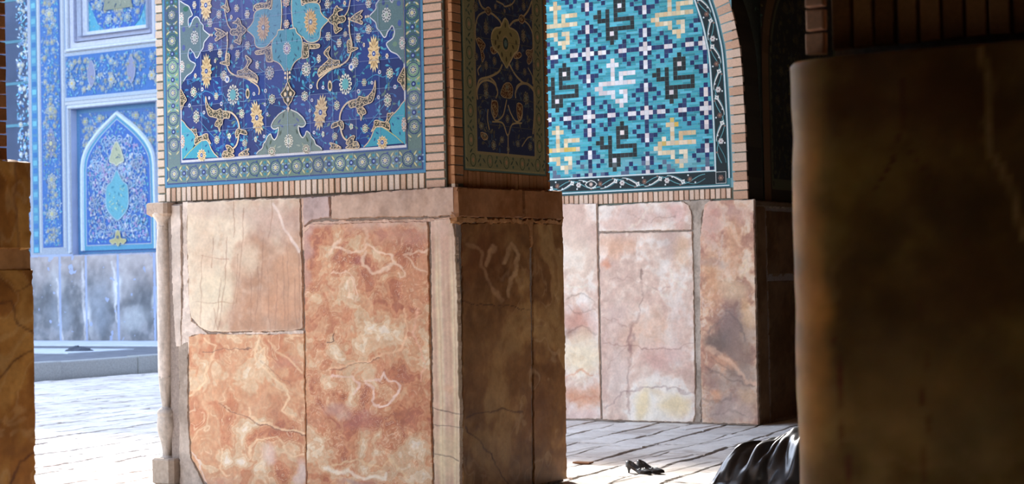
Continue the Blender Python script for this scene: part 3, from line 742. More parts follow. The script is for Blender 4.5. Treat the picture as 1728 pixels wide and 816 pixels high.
# fine turquoise stems
for pts in (Z2((310, 360), (250, 330), (200, 340)), Z2((530, 240), (480, 210), (440, 150), (390, 160)), Z2((600, 310), (660, 300), (700, 250)), Z2((605, 540), (560, 470), (500, 505)),
            Z2((740, 360), (800, 300), (865, 190)), Z2((530, 150), (600, 100), (650, 130)), Z1((515, 745), (540, 690), (475, 520)), Z1((745, 450), (700, 500), (650, 530)), Z1((375, 225), (420, 180), (465, 140)),
            Z1((385, 465), (430, 430), (475, 520)), Z1((845, 640), (900, 700), (965, 715)), Z2((190, 125), (240, 150), (300, 120), (385, 165)), Z2((390, 540), (330, 480), (215, 345)), Z2((730, 535), (780, 560), (820, 520))):
    D.stroke(curve(pts, 5), .006, (64, 140, 190), 13)
# left corner cartouche with its lobed edge
side_pts = Z1((60, -60), (85, 10), (130, 40), (170, 62), (188, 100), (205, 150), (172, 175), (165, 215), (175, 270), (196, 230), (212, 190), (240, 165), (266, 178), (282, 215), (312, 250), (314, 290), (345, 320), (372, 348), (345, 385), (320, 420), (312, 470), (285, 510), (258, 565), (238, 565), (222, 525), (200, 500), (183, 478), (168, 510), (165, 555), (185, 598), (235, 628), (222, 672), (198, 712), (150, 748), (118, 800), (82, 850), (75, 850))
q = D.pt(side_pts); q[:, 0] = np.maximum(q[:, 0], IS0)
D.raw(q, (96, 128, 130), 14)
D.stroke(curve(side_pts[1:-2], 3), .0085, (212, 216, 226), 16)
for (x, y, w, h, c) in ((140, 90, 40, 26, (44, 104, 84)), (120, 290, 26, 26, (76, 96, 160)), (120, 470, 24, 30, (70, 92, 160)), (250, 250, 20, 26, (60, 80, 140)), (220, 290, 16, 16, (70, 100, 150)), (165, 650, 30, 24, (110, 140, 120))):
    c0 = D.pt(np.array([z1(x, y)]))[0]; D.ell(c0, w / 5.83 / 228 * .9, h / 5.83 / 228, c, 15, 9)
D.rosette(z1(227, 370), .040, 16, 10, (220, 220, 218), (70, 90, 90), (170, 190, 170), ry=.052)
for (x, y, rx, ry) in ((104, 655, .026, .046), (100, 185, .022, .05)): D.rosette(z1(x, y), rx, 16, 10, (222, 214, 210), (110, 100, 90), (150, 190, 180), ry=ry)
# centre medallion
LB = Z1((985, 88), (945, 80), (900, 84), (862, 96), (830, 112), (812, 150), (808, 200), (780, 250), (742, 295), (780, 330), (815, 370), (820, 420), (835, 458), (880, 474), (930, 462), (965, 430), (990, 395), (1035, 375), (1060, 330), (1080, 250), (1085, 60), (1060, -60), (1000, -40))
D.shape(LB, (92, 162, 184), 17, CRM, .007, n=3)
D.palmette(z1(905, 272), .063, .105, 20, (214, 178, 132), (222, 190, 150), (120, 130, 150), 17, -.1)
for (x, y, a) in ((850, 150, .4), (840, 400, 2.), (960, 150, 1.), (1000, 330, 2.3), (1020, 250, 0), (900, 430, .3), (950, 110, 1.2), (1050, 140, 1.6), (1040, 60, 1.)): D.leaf(tuple(D.pt(np.array([z1(x, y)]))[0]), .035, .010, a, (58, 120, 150), 19)
LL = Z1((1110, 292), (1085, 294), (1052, 300), (1040, 345), (1010, 380), (992, 420), (990, 480), (996, 540), (1002, 592), (1040, 610), (1070, 630), (1092, 662), (1112, 700), (1112, 700))
q = curve(D.pt(LL), 3)
q = np.vstack([q, [(SC, q[-1][1])], [(SC, q[0][1])]])
D.raw(q[::-1], (64, 160, 176), 27); D.stroke(curve(LL[:-1], 3), .007, CRM, 28)
for (x, y, a) in ((1040, 420, 1.7), (1030, 500, 1.4), (1075, 350, 1.2), (1060, 560, .8), (1085, 400, 1.8), (1075, 600, 2.2)): D.leaf(tuple(D.pt(np.array([z1(x, y)]))[0]), .038, .011, a, (30, 84, 110), 28)
D.mirror = None
zc = D.pt(np.array([z1(1112, 480)]))[0][1]
D.rosette((SC, zc), .036, 29, 12, (224, 220, 222), (110, 80, 110), (160, 140, 190), ry=.047, metres=True)
D.rosette((SC, D.pt(np.array([z1(1110, 240)]))[0][1]), .026, 29, 6, (214, 196, 180), (120, 100, 110), (200, 150, 130), ry=.032, metres=True)
D.rosette((SC, D.pt(np.array([z1(1110, 20)]))[0][1]), .032, 29, 8, (214, 180, 160), (120, 110, 120), (150, 160, 160), ry=.04, metres=True)
D.mirror = SC
D.arab(Z1((832, 505), (836, 535), (900, 532), (925, 525), (935, 560), (940, 605), (1000, 606), (985, 580), (982, 500), (980, 455), (950, 470), (900, 490)), 24)
D.arab(Z1((828, 50), (880, 32), (935, 30), (950, -20), (985, -20), (980, 60), (950, 82), (880, 82), (835, 92)), 24)
D.stroke(curve(Z1((820, 110), (808, 100), (815, 60), (838, 45)), 3), .007, CRM, 24)
# gold palmettes
D.palmette(z1(345, 700), .055, .135, 20, n=15, seed=2); D.palmette(z1(340, 52), .058, .125, 20, n=15, seed=3)
D.palmette(z2(737, 350), .060, .135, 20, n=15, rot=.2, seed=4)
# white flowers
big = dict(petal=(228, 224, 210), inner=(60, 84, 110), cen=(110, 180, 185))
D.rosette(z2(530, 152), .056, 16, 12, ry=.075, **big); 
D.ell(D.pt(np.array([z2(530, 152)]))[0], .030, .040, (100, 172, 178), 21, 12)
for (x, y, r, n_, ry) in ((190, 128, 34, 8, 44), (213, 342, 36, 8, 56), (385, 165, 24, 6, 32), (605, 315, 30, 8, 40), (865, 190, 36, 8, 42), (390, 540, 30, 8, 36), (497, 507, 20, 5, 26), (630, 567, 28, 8, 32), (724, 535, 15, 5, 26)):
    D.rosette(z2(x, y), r / 5.1 / 222, 16, n_, petal=(226, 220, 202), inner=(64, 74, 70), cen=(150, 190, 160), ry=ry / 5.1 / 225)
for (x, y, r) in ((325, 180, 12), (265, 105, 15), (155, 245, 15), (280, 305, 14), (430, 230, 16), (810, 118, 16), (805, 235, 13), (710, 145, 14), (797, 510, 13), (825, 320, 13), (480, 20, 26), (125, 480, 8)):
    c0 = D.pt(np.array([z2(x, y)]))[0]; D.ell(c0, r / 5.1 / 215, r / 5.1 / 190, (226, 224, 226), 17, 9); D.ell(c0, r / 5.1 / 420, r / 5.1 / 380, (90, 120, 190), 18, 7)
c0 = D.pt(np.array([z2(655, 142)]))[0]; D.ell(c0, .019, .040, CRM, 16, 12); D.ell(c0, .012, .024, (60, 60, 40), 17, 10)
for (x, y, r, n_, ry) in ((385, 465, 34, 7, 44), (477, 522, 30, 6, 46), (515, 745, 40, 9, 50), (378, 225, 33, 6, 46), (466, 142, 33, 8, 42), (745, 140, 32, 6, 42), (650, 532, 30, 6, 42), (748, 447, 33, 6, 42), (965, 718, 54, 10, 66), (843, 640, 24, 5, 42), (592, 462, 24, 8, 28), (588, 170, 17, 6, 26), (640, 82, 30, 6, 38), (225, 50, 26, 6, 40), (430, 600, 14, 5, 22), (235, 745, 18, 6, 26)):
    D.rosette(z1(x, y), r / 5.83 / 222, 16, n_, petal=(226, 220, 210), inner=(80, 84, 90), cen=(140, 170, 160) if r > 40 else (190, 150, 120), ry=ry / 5.83 / 225)
# lower corner cartouche
qa = Z2((80, 360), (112, 392), (130, 420), (152, 442), (190, 475), (205, 520), (198, 575), (185, 610), (150, 655), (110, 697), (80, 715))
q = D.pt(qa); q[:, 0] = np.maximum(q[:, 0], IS0); q[:, 1] = np.maximum(q[:, 1], IZ); D.raw(q, (70, 162, 184), 20)
D.stroke(D.pt(Z2((80, 360), (112, 392), (130, 420), (152, 442), (190, 475))), .007, CRM, 22, metres=True)
qb = Z2((110, 700), (160, 640), (210, 592), (262, 548), (305, 540), (325, 570), (345, 620), (372, 660), (405, 690))
q = D.pt(qb); q[:, 1] = np.maximum(q[:, 1], IZ); D.raw(q, (64, 158, 182), 20); D.stroke(D.pt(qb[3:]), .007, CRM, 22, metres=True); D.stroke(D.pt(qb[:4]), .005, (200, 200, 120), 22, metres=True)
D.rosette(z2(98, 555), .022, 22, 10, (224, 200, 186), (90, 90, 90), (160, 190, 200), ry=.052)
D.palmette(z2(262, 672), .048, .050, 22, n=11, seed=8)
for (x, y, a) in ((140, 500, .5), (130, 620, 1.4), (320, 640, 2.), (180, 540, 1.), (300, 590, .6)): D.leaf(tuple(D.pt(np.array([z2(x, y)]))[0]), .03, .012, a, (40, 90, 150), 22)
D.arab(Z2((170, 448), (195, 452), (215, 448), (218, 480), (232, 512), (262, 505), (290, 490), (315, 492), (318, 525), (342, 575), (320, 556), (296, 540), (262, 545), (222, 572), (205, 580), (202, 540), (212, 510)), 24, seed=3)
# S arabesques
D.stroke(curve(Z2((330, 292), (380, 296), (430, 296), (500, 300), (545, 330), (575, 380), (585, 440), (580, 500), (570, 560), (548, 602), (495, 640)), 4), .013, CRM, 22)
D.arab(Z2((298, 165), (308, 215), (325, 250), (352, 278), (385, 290), (425, 272), (440, 290), (500, 302), (498, 352), (460, 352), (445, 370), (440, 402), (420, 430), (418, 472), (404, 430), (378, 418), (384, 388), (402, 358), (370, 345), (330, 335), (312, 300), (298, 240)), 24, seed=1)
D.arab(Z2((555, 470), (580, 440), (600, 452), (640, 460), (652, 495), (615, 490), (590, 485), (572, 515), (558, 515)), 24, seed=2)
D.arab(Z2((470, 590), (495, 588), (520, 605), (540, 640), (520, 660), (545, 675), (500, 690), (440, 688), (452, 640), (485, 632)), 24, seed=4)
D.arab(Z2((580, 675), (615, 640), (670, 615), (655, 645), (668, 668)), 24, seed=5)
D.stroke(curve(Z1((520, 80), (545, 200), (560, 250), (590, 292)), 4), .008, CRM, 22)
D.stroke(curve(Z1((548, 330), (552, 450), (535, 560), (540, 620), (560, 680), (590, 720), (650, 748), (720, 760), (790, 785), (848, 815)), 4), .011, CRM, 22)
D.stroke(curve(Z2((560, -5), (640, 10), (700, 45), (745, 80), (758, 120), (752, 152)), 4), .010, CRM, 22)
D.arab(Z1((548, 530), (562, 525), (576, 545), (570, 590), (572, 640), (540, 640), (478, 620), (520, 605), (538, 600), (545, 560)), 24, seed=6)
D.arab(Z1((732, 545), (768, 570), (790, 600), (762, 640), (752, 672), (790, 700), (845, 745), (850, 800), (812, 780), (760, 758), (700, 750), (662, 745), (650, 702), (690, 690), (720, 672), (742, 640), (752, 605), (738, 575)), 24, seed=7)
D.arab(Z1((545, -10), (560, 60), (572, 100), (548, 122), (530, 90), (488, 70), (520, 55), (535, 40), (540, 0)), 24, seed=8)
bow = Z1((655, 178), (680, 205), (690, 245), (715, 265), (738, 295), (715, 330), (690, 352), (690, 395), (676, 436), (650, 425), (615, 405), (655, 385), (660, 355), (640, 345), (600, 345), (580, 318), (600, 288), (640, 285), (655, 250), (640, 232), (602, 228), (640, 205))
D.arab(bow, 24, seed=9); D.arab(Z1((425, 278), (470, 288), (505, 305), (540, 335), (505, 365), (470, 385), (440, 405), (432, 385), (455, 360), (432, 338), (455, 312)), 24, seed=10)
for (x, y) in ((402, 345), (382, 345), (553, 395), (552, 325), (1122, 765), (1122, 720)): 
    c0 = D.pt(np.array([z1(x, y)]))[0]; D.ell(c0, .009, .011, (230, 210, 185), 26, 8)
D.arab([z2(x, y) for x, y in ((78, 110), (100, 135), (120, 170), (132, 200), (112, 225), (100, 255), (82, 280))], 24, seed=11)
# upper mirror image of the big scrolls (above the bow), only partly in the photograph
D.stroke(curve(Z1((590, 292), (630, 300), (700, 300)), 3), .006, CRM, 22)
# bottom centre cartouche
bc = Z2((985, 283), (962, 298), (930, 318), (905, 345), (885, 368), (868, 400), (862, 425), (880, 446), (905, 445), (924, 434), (922, 470), (912, 510), (890, 540), (868, 518), (856, 490), (830, 512), (818, 545), (795, 575), (785, 612), (750, 640), (735, 662))
q = D.pt(bc); q = np.vstack([q, [(q[-1][0], IZ), (SC, IZ)]]); q[0][0] = SC
D.raw(q, (116, 132, 128), 20); D.stroke(curve(D.pt(bc), 3), .0085, (214, 214, 210), 27, metres=True)
for (x, y, a, c) in ((930, 380, .8, (86, 96, 140)), (950, 420, 2.6, (84, 94, 140)), (965, 330, 1.3, (84, 96, 90)), (855, 560, 1.2, (70, 88, 70)), (930, 600, .3, (150, 160, 150)), (820, 600, 2, (80, 100, 80)), (890, 600, .9, (150, 160, 140)), (940, 480, 1.2, (76, 90, 80))):
    D.leaf(tuple(D.pt(np.array([z2(x, y)]))[0]), .045, .014, a, c, 22)
D.rosette(z2(866, 640), .034, 23, 10, (214, 206, 190), (90, 84, 70), (130, 150, 130), ry=.034)
D.mirror = None
yy = D.pt(np.array([z2(985, 552)]))[0][1]; D.rosette((SC, yy), .040, 23, 12, (222, 218, 205), (100, 104, 90), (170, 186, 170), ry=.050, metres=True)
# cross ornament under the medallion
cx = D.pt(np.array([z2(985, 148)]))[0][1]
def cross_o(s, z, w, h):
    k = np.array([(0, 1), (.3, .6), (.55, .35), (1, .05), (.7, -.25), (.5, -.6), (.2, -.8), (0, -1)])
    q = np.vstack([k, (k * (-1, 1))[::-1][1:-1]]) * (w, h) + (s, z)
    q = curve(q[::-1], 2, True); D.raw(q, (66, 60, 48), 24); D.stroke(q, .0065, CRM, 26, closed=True, metres=True)
    for (x, y) in ((0, .45), (0, -.45), (.38, 0), (-.38, 0)): D.ell((s + x * w, z + y * h), w * .2, h * .2, CRM, 25, 7)
cross_o(SC, cx, .066, .088)
D.stroke(np.array([(SC, cx + .08), (SC, cx + .2)]), .008, CRM, 26, metres=True); D.stroke(np.array([(SC, cx - .08), (SC, cx - .13)]), .008, CRM, 26, metres=True)
for k in range(3): D.ell((SC, cx + .11 + .035 * k), .009, .010, (230, 214, 190), 27, 8)
D.ell((SC, cx - .105), .014, .014, (226, 206, 180), 27, 8)
# above the picture: a plain repeat so the panel does not stop at the frame
D.mirror = SC
for (s, z) in ((-8.9, 4.3), (-8.5, 4.2), (-8.7, 4.6), (-8.3, 4.8), (-9.0, 4.9), (-8.4, 4.5)): D.palmette_m = None; D.rosette((s, z), .06, 16, 10, metres=True)
D.mirror = None
# tile joints
for s in gs[1:]: D.stroke(np.array([(s, IZ), (s, 4.4)]), .0022, (150, 170, 205), 30, metres=True)
z = IZ + .2
while z < 4.4: D.stroke(np.array([(IS0, z), (IS1, z + .004)]), .0022, (150, 170, 205), 30, metres=True); z += .2
for s in bs[1:-1:1]: D.stroke(np.array([(s, PZ + .01), (s, IZ - .03)]), .0018, (150, 172, 176), 30, metres=True)
D.done('floral_tile_panel', M_TILE, pier, 'cobalt blue floral tile panel with turquoise medallion and green border')

# ------------------------------------------------------------------ dark side panel of the main pier
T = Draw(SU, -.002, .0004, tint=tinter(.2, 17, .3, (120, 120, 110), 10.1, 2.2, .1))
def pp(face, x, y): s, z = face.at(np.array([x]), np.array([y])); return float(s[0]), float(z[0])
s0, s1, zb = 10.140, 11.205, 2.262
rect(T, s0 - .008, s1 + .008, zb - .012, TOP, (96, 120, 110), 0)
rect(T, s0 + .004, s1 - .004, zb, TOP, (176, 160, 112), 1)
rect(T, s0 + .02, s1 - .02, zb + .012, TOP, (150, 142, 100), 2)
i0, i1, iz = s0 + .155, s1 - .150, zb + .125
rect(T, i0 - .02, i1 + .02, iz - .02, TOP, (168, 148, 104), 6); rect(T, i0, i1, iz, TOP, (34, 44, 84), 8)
rnd = random.Random(9)
def sb(c, t, n):
    c = np.array(c); t = np.array(t); n = np.array(n)
    an = np.arange(10) * 2 * math.pi / 10
    T.stroke(np.stack([c[0] + .035 * np.cos(an), c[1] + .045 * np.sin(an)], 1), .008, (86, 96, 70), 4, closed=True, metres=True)
    T.ell(c, .014, .018, (196, 150, 110), 5, 8)
    for q in (-1, 1):
        T.leaf(tuple(c + t * .075 * q), .05, .014, math.atan2(t[1], t[0]) + .8 * q, (70, 84, 70), 4)
        T.ell(c + t * .09 + n * .03 * q, .012, .012, (90, 104, 84), 4, 6)
z = zb + .2
while z < TOP - .1:
    sb((s0 + .078, z), (0, 1), (1, 0)); sb((s1 - .075, z), (0, 1), (1, 0)); z += .2
for k in range(5): sb((s0 + .1 + .215 * k, zb + .062), (1, 0), (0, 1))
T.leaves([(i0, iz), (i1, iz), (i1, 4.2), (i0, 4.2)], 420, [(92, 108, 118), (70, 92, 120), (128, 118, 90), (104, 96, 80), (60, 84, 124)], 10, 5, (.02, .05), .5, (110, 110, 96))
def z3(x, y): return (780 + x / 5.4375, y / 5.44)
def z4(x, y): return (780 + x / 4.294, 140 + y / 4.295)
G = (196, 170, 124)
for pts, w in ((((150, 0), (175, 60), (225, 100), (290, 140), (350, 205), (352, 250)), .016), (((225, 100), (150, 140), (122, 220), (118, 330), (140, 400)), .013), (((430, 240), (470, 195), (535, 172), (600, 100), (635, 10)), .016),
               (((535, 172), (600, 220), (640, 300), (655, 420), (640, 470)), .013), (((365, 590), (330, 660), (245, 705), (160, 730), (135, 800), (130, 850)), .016), (((245, 705), (300, 760), (315, 830)), .013),
               (((170, 600), (140, 640), (150, 690)), .011), (((430, 590), (480, 680), (550, 755), (600, 770), (650, 810)), .016), (((550, 755), (500, 790), (490, 850)), .012), (((600, 620), (640, 700), (645, 770)), .011), (((310, 10), (370, 40), (390, 60), (450, 40), (480, 0)), .012)):
    T.stroke(curve([z3(*p) for p in pts], 4), w, G, 12)
for pts, w in ((((110, 120), (105, 60), (130, 0), (180, -20), (235, 10), (255, 70), (240, 110)), .015), (((385, 110), (385, 60), (420, 10), (470, 10), (515, 60), (525, 140), (520, 240), (510, 370)), .015), (((215, 120), (210, 200), (240, 270), (290, 240), (310, 170), (320, 120)), .012),
               (((330, 160), (350, 220), (390, 280), (430, 250), (430, 160)), .012), (((185, 190), (180, 260), (195, 340)), .012), (((215, 280), (290, 290), (320, 370), (335, 370), (360, 300), (430, 290)), .012), (((330, 370), (330, 520)), .010), (((430, 460), (470, 400), (500, 390)), .010)):
    T.stroke(curve([z4(*p) for p in pts], 4), w, G, 12)
# tall palmette medallion
P3 = lambda *p: [z3(*q) for q in p]
T.shape(P3((385, 170), (362, 215), (345, 250), (300, 258), (270, 300), (262, 360), (275, 420), (300, 460), (330, 490), (352, 540), (380, 585), (403, 622), (425, 585), (450, 540), (470, 495), (500, 470), (515, 420), (518, 360), (500, 300), (465, 270), (425, 250), (415, 200)), (170, 152, 100), 16, (206, 184, 134), .012, n=3)
c0 = T.pt(np.array([z3(392, 400)]))[0]; T.ell(c0, .050, .058, (188, 160, 112), 18, 12); T.ell(c0, .036, .044, (60, 78, 72), 19, 12); T.ell(c0, .02, .026, (120, 140, 130), 20, 9)
for (x, y, a) in ((340, 300, .6), (440, 320, -.6), (300, 390, 1.4), (490, 390, 1.7), (360, 500, 1.9), (440, 500, 1.2), (390, 230, 1.57), (400, 545, 1.6), (320, 340, 2), (330, 430, .6), (460, 430, 2.4)): T.leaf(tuple(T.pt(np.array([z3(x, y)]))[0]), .045, .022, a, (96, 84, 58), 18)
for k, pts in enumerate((P3((140, 350), (165, 360), (200, 400), (205, 425), (185, 470), (200, 520), (180, 570), (172, 520), (160, 450), (140, 410), (128, 370)), P3((650, 430), (630, 460), (590, 460), (580, 490), (600, 520), (590, 560), (605, 590), (630, 560), (640, 500)),
          P3((255, 440), (290, 430), (320, 460), (300, 490), (270, 490)), P3((480, 500), (520, 480), (540, 510), (510, 535), (470, 530)), P3((205, 90), (235, 65), (262, 100), (240, 140), (215, 120)), P3((515, 165), (540, 135), (570, 175), (550, 215), (522, 200)),
          [z4(*p) for p in ((210, 140), (245, 130), (255, 180), (250, 230), (230, 250), (220, 200))], [z4(*p) for p in ((395, 150), (430, 160), (430, 220), (410, 270), (395, 230))],
          [z4(*p) for p in ((280, 60), (300, 10), (340, 0), (362, 40), (355, 100), (320, 110), (280, 90))], [z4(*p) for p in ((130, 360), (170, 370), (180, 400), (150, 410))])):
    T.arab(pts, 14, (204, 172, 130), (110, 66, 44), (196, 166, 120), k, .007)
for (x, y, rx, ry) in ((215, 255, 34, 60), (557, 330, 32, 60), (125, 520, 28, 34), (292, 560, 28, 38), (215, 600, 24, 40), (500, 605, 28, 40), (570, 660, 26, 34), (120, 60, 34, 40), (560, 60, 30, 40), (655, 605, 22, 40), (213, 785, 36, 34), (440, 715, 28, 30), (630, 160, 24, 30), (385, 100, 16, 22), (300, 60, 18, 24)):
    T.rosette(z3(x, y), rx / 5.4 / 200, 14, 8, (150, 136, 112), (96, 78, 60), (170, 130, 100), ry=ry / 5.4 / 225)
for (x, y, rx, ry) in ((170, 75, 26, 40), (460, 110, 30, 48), (320, 30, 24, 34), (135, 310, 26, 26), (325, 260, 22, 30), (160, 380, 24, 22), (285, 410, 24, 24), (225, 450, 26, 34), (490, 460, 26, 30), (400, 440, 24, 24), (330, 480, 16, 22), (515, 410, 18, 18)):
    T.rosette(z4(x, y), rx / 4.3 / 200, 14, 7, (160, 146, 118), (84, 74, 66), (150, 160, 140), ry=ry / 4.3 / 225)
for z in (2.58, 2.78, 2.98, 3.18, 3.38): T.stroke(np.array([(i0, z), (i1, z)]), .003, (120, 112, 90), 24, metres=True)
T.done('floral_tile_panel', M_TILE, pier, 'narrow dark blue and gold tile panel on the shaded side')
# ------------------------------------------------------------------ rear pier: brick arch, banded tile border, square lettering in glazed bricks
RM = Face('b', RB); RU = Face('b', RB + .04); RS = Face('a', RA1); RSU = Face('a', RA1 - .06)
rear = thing('stone_pillar', ab(-8.6, RB + .9), 'rear pillar with rose alabaster slabs under turquoise square lettering tiles', 'pillar')
RW0 = -10.3
# curved upper edge of the brick arch: (z, s) going up, then the same edge carried straight back as the pier's flank
arch_out = [(2.235, -7.366), (2.9, -7.375), (3.3, -7.388), (3.73, -7.412), (3.95, -7.450), (4.12, -7.488), (4.30, -7.545), (4.6, -7.66), (5.0, -7.90), (5.4, -8.25), (5.7, -8.62)]
ao = curve([(s, z) for z, s in arch_out], 5)
def off(c, d):
    t = np.gradient(c, axis=0); t /= np.linalg.norm(t, axis=1)[:, None]
    return c + np.stack([-t[:, 1], t[:, 0]], 1) * d
ai = off(ao, .172)                 # inner edge of the bricks
core('masonry_core', [((RW0, RB + .016, 0), (RA1 - .016, RB + 2.8, 2.22))], M_MORTAR, rear)
# upper body: an extrusion of the curved outline
V, Fc = [], []
prof = [(RW0, 2.2)] + [(p[0] - .012, p[1]) for p in ao] + [(-8.62, VAULT), (RW0, VAULT)]
for bb in (RB + .055, RB + 2.7):
    for (s, z) in prof: V.append(ab(s, bb, z))
n = len(prof)
Fc = [list(range(n)), [n + k for k in range(n)][::-1]] + [[k + n, (k + 1) % n + n, (k + 1) % n, k] for k in range(n)]
link('masonry_body', V, Fc, mat('brick_bed', (120, 128, 118), .9, 40, .2, .5, 100, .1), rear)
link('spandrel', [ab(-7.5, RB + .5, 5.9), ab(-8.62, RB + .5, 5.9), ab(-8.62, RB + .5, VAULT), ab(-7.5, RB + .5, VAULT)], [[0, 1, 2, 3]], M_PLASTER, rear)

def c_rose(seed, pat=(), vv=(), base=None, sc=.5, topgrey=False):
    st = base or [(0, (204, 168, 152)), (.4, (218, 186, 168)), (.7, (228, 200, 182)), (1, (238, 222, 210))]
    def f(S, Z, X, Y, sd):
        C = onyx(S, Z, st, sc, seed, .8, .8, line=(238, 222, 208), lst=.35, fine=.35)
        C = patches(C, X, Y, pat, seed + 1, 16, .03); C = veins(C, X, Y, [(p_, w_, c_, s_ * .65) for (p_, w_, c_, s_) in vv], seed + 2, 8, .07)
        return grime(edge(C, sd, (232, 210, 190), .014, .4), S, Z, seed + 3, .07, 16)
    return f
slab('marble_slab', RM, [(945, 344), (1006, 343), (1008, 400), (1011, 560), (1014, 707), (945, 706)], res=.008, parent=rear, seed=21, d0=-.03, d1=0,
     colf=c_rose(61, [(975, 380, 40, 40, (212, 180, 164), .6), (970, 440, 40, 60, (226, 204, 182), .6), (980, 545, 30, 32, (196, 138, 118), .8), (960, 560, 16, 10, (120, 84, 70), .5), (978, 600, 44, 38, (230, 206, 166), .7), (985, 665, 34, 20, (208, 142, 104), .8), (980, 695, 40, 14, (222, 190, 180), .7)],
     [([(955, 480), (1005, 487)], 2, (232, 220, 200), .7), ([(955, 500), (985, 497), (1002, 512)], 2, (130, 96, 80), .6), ([(955, 515), (975, 530), (1003, 520)], 2, (130, 90, 76), .5), ([(960, 560), (985, 548), (1005, 560)], 2.5, (130, 90, 76), .6), ([(958, 636), (980, 625), (1004, 632)], 3, (206, 120, 70), .7), ([(958, 672), (1004, 668)], 3, (186, 110, 80), .6)]))
slab('marble_slab', RM, [(1009, 347), (1090, 342), (1150, 339), (1162, 344), (1167, 358), (1168, 388), (1010, 391)], res=.008, parent=rear, seed=22, d0=-.03, d1=.0,
     colf=c_rose(63, [(1080, 365, 60, 20, (204, 160, 146), .6), (1140, 365, 20, 20, (208, 148, 138), .6), (1040, 380, 30, 10, (210, 164, 144), .6)], [([(1060, 380), (1075, 376), (1090, 362), (1088, 350)], 3, (236, 216, 196), .8), ([(1060, 360), (1100, 372), (1140, 366)], 1.5, (170, 130, 118), .6)]))
slab('marble_slab', RM, [(1010, 393), (1168, 390), (1170, 440), (1172, 560), (1174, 700), (1170, 714), (1016, 708), (1013, 560)], res=.008, parent=rear, seed=23, d0=-.03, d1=.0,
     colf=c_rose(65, [(1040, 415, 40, 20, (222, 168, 132), .6), (1022, 442, 10, 10, (214, 140, 104), .7), (1130, 410, 26, 26, (176, 150, 142), .5), (1150, 425, 18, 30, (222, 180, 142), .6), (1090, 560, 40, 50, (222, 176, 146), .6), (1120, 600, 50, 30, (212, 166, 154), .7), (1150, 560, 24, 60, (216, 180, 164), .6),
                      (1110, 680, 60, 46, (240, 230, 216), .9), (1090, 682, 16, 26, (232, 204, 150), .7), (1140, 685, 26, 22, (232, 204, 150), .7), (1115, 662, 20, 10, (230, 200, 156), .5), (1040, 640, 20, 50, (220, 198, 186), .6), (1040, 530, 26, 26, (222, 196, 184), .4)],
                     [([(1085, 455), (1087, 470), (1082, 500), (1073, 545), (1062, 575), (1062, 640), (1062, 700)], 2.5, (150, 106, 98), .6), ([(1068, 545), (1062, 590)], 5, (140, 96, 92), .6), ([(1085, 458), (1086, 470)], 3, (110, 80, 70), .8), ([(1020, 535), (1045, 545), (1060, 552)], 1.6, (170, 124, 112), .6), ([(1016, 578), (1060, 584), (1100, 590), (1140, 588), (1172, 578)], 1.6, (160, 110, 100), .7),
                      ([(1025, 620), (1045, 595), (1060, 580)], 1.6, (180, 140, 130), .5), ([(1020, 690), (1050, 665), (1085, 652), (1100, 655), (1140, 655), (1150, 662), (1172, 665)], 2.2, (150, 112, 110), .75), ([(1030, 470), (1060, 468), (1100, 488), (1130, 485)], 1.8, (170, 124, 116), .5), ([(1090, 485), (1110, 490), (1128, 500)], 2, (236, 220, 196), .5), ([(1128, 455), (1140, 470), (1156, 488)], 3, (240, 226, 206), .7), ([(1074, 400), (1078, 430)], 1.5, (238, 226, 214), .7)]))
slab('marble_slab', RM, [(1188, 344), (1198, 338), (1272, 336), (1275, 500), (1279.5, 719), (1184, 716), (1182, 640), (1180, 500), (1181, 400)], res=.008, parent=rear, seed=24, d0=-.03, d1=.0,
     colf=c_rose(67, [(1200, 370, 26, 50, (202, 148, 136), .7), (1245, 360, 40, 24, (206, 166, 152), .6), (1240, 420, 20, 50, (212, 158, 122), .7), (1200, 440, 30, 10, (170, 148, 142), .7), (1200, 475, 22, 50, (216, 160, 118), .7), (1240, 490, 34, 30, (226, 196, 160), .6), (1232, 560, 40, 56, (138, 112, 106), .95), (1250, 600, 40, 60, (150, 122, 108), .85), (1205, 580, 26, 26, (112, 94, 86), .8), (1230, 680, 60, 50, (158, 130, 120), .6),
                      (1220, 610, 30, 12, (216, 160, 126), .8), (1205, 640, 24, 24, (150, 118, 108), .7), (1210, 665, 14, 10, (222, 160, 120), .7), (1255, 640, 30, 20, (158, 132, 120), .6), (1225, 690, 30, 26, (166, 140, 134), .6), (1262, 675, 22, 22, (214, 176, 140), .6), (1250, 700, 30, 20, (216, 190, 176), .6), (1262, 530, 16, 30, (222, 178, 132), .6)],
                     [([(1246, 455), (1258, 442), (1262, 450), (1252, 460), (1250, 468)], 2.5, (236, 208, 170), .8), ([(1218, 395), (1214, 440), (1200, 450)], 2.5, (224, 196, 178), .7), ([(1195, 585), (1225, 605), (1255, 640), (1272, 648)], 4, (230, 186, 156), .8), ([(1195, 560), (1215, 540), (1228, 525), (1250, 545), (1255, 570)], 3, (110, 94, 90), .6), ([(1190, 620), (1215, 630), (1245, 645), (1270, 650)], 2.5, (110, 84, 78), .6),
                      ([(1190, 670), (1220, 680), (1240, 660)], 3, (96, 76, 72), .5), ([(1200, 600), (1225, 622), (1262, 646)], 2, (120, 88, 78), .5), ([(1200, 700), (1225, 690), (1262, 700)], 3, (110, 90, 86), .4)], base=[(0, (176, 124, 104)), (.4, (208, 160, 132)), (.7, (222, 182, 150)), (1, (230, 202, 178))], sc=.28))
slab('mortar_joint', RM, [(1150, 338), (1200, 336), (1184, 360), (1183, 500), (1184, 640), (1182, 718), (1170, 716), (1174, 640), (1170, 500), (1168, 360), (1160, 345)], res=.010, parent=rear, seed=25, d0=-.05, d1=-.008, mt=M_STONE, colf=c_grey((172, 156, 142), 69), jit=.006)
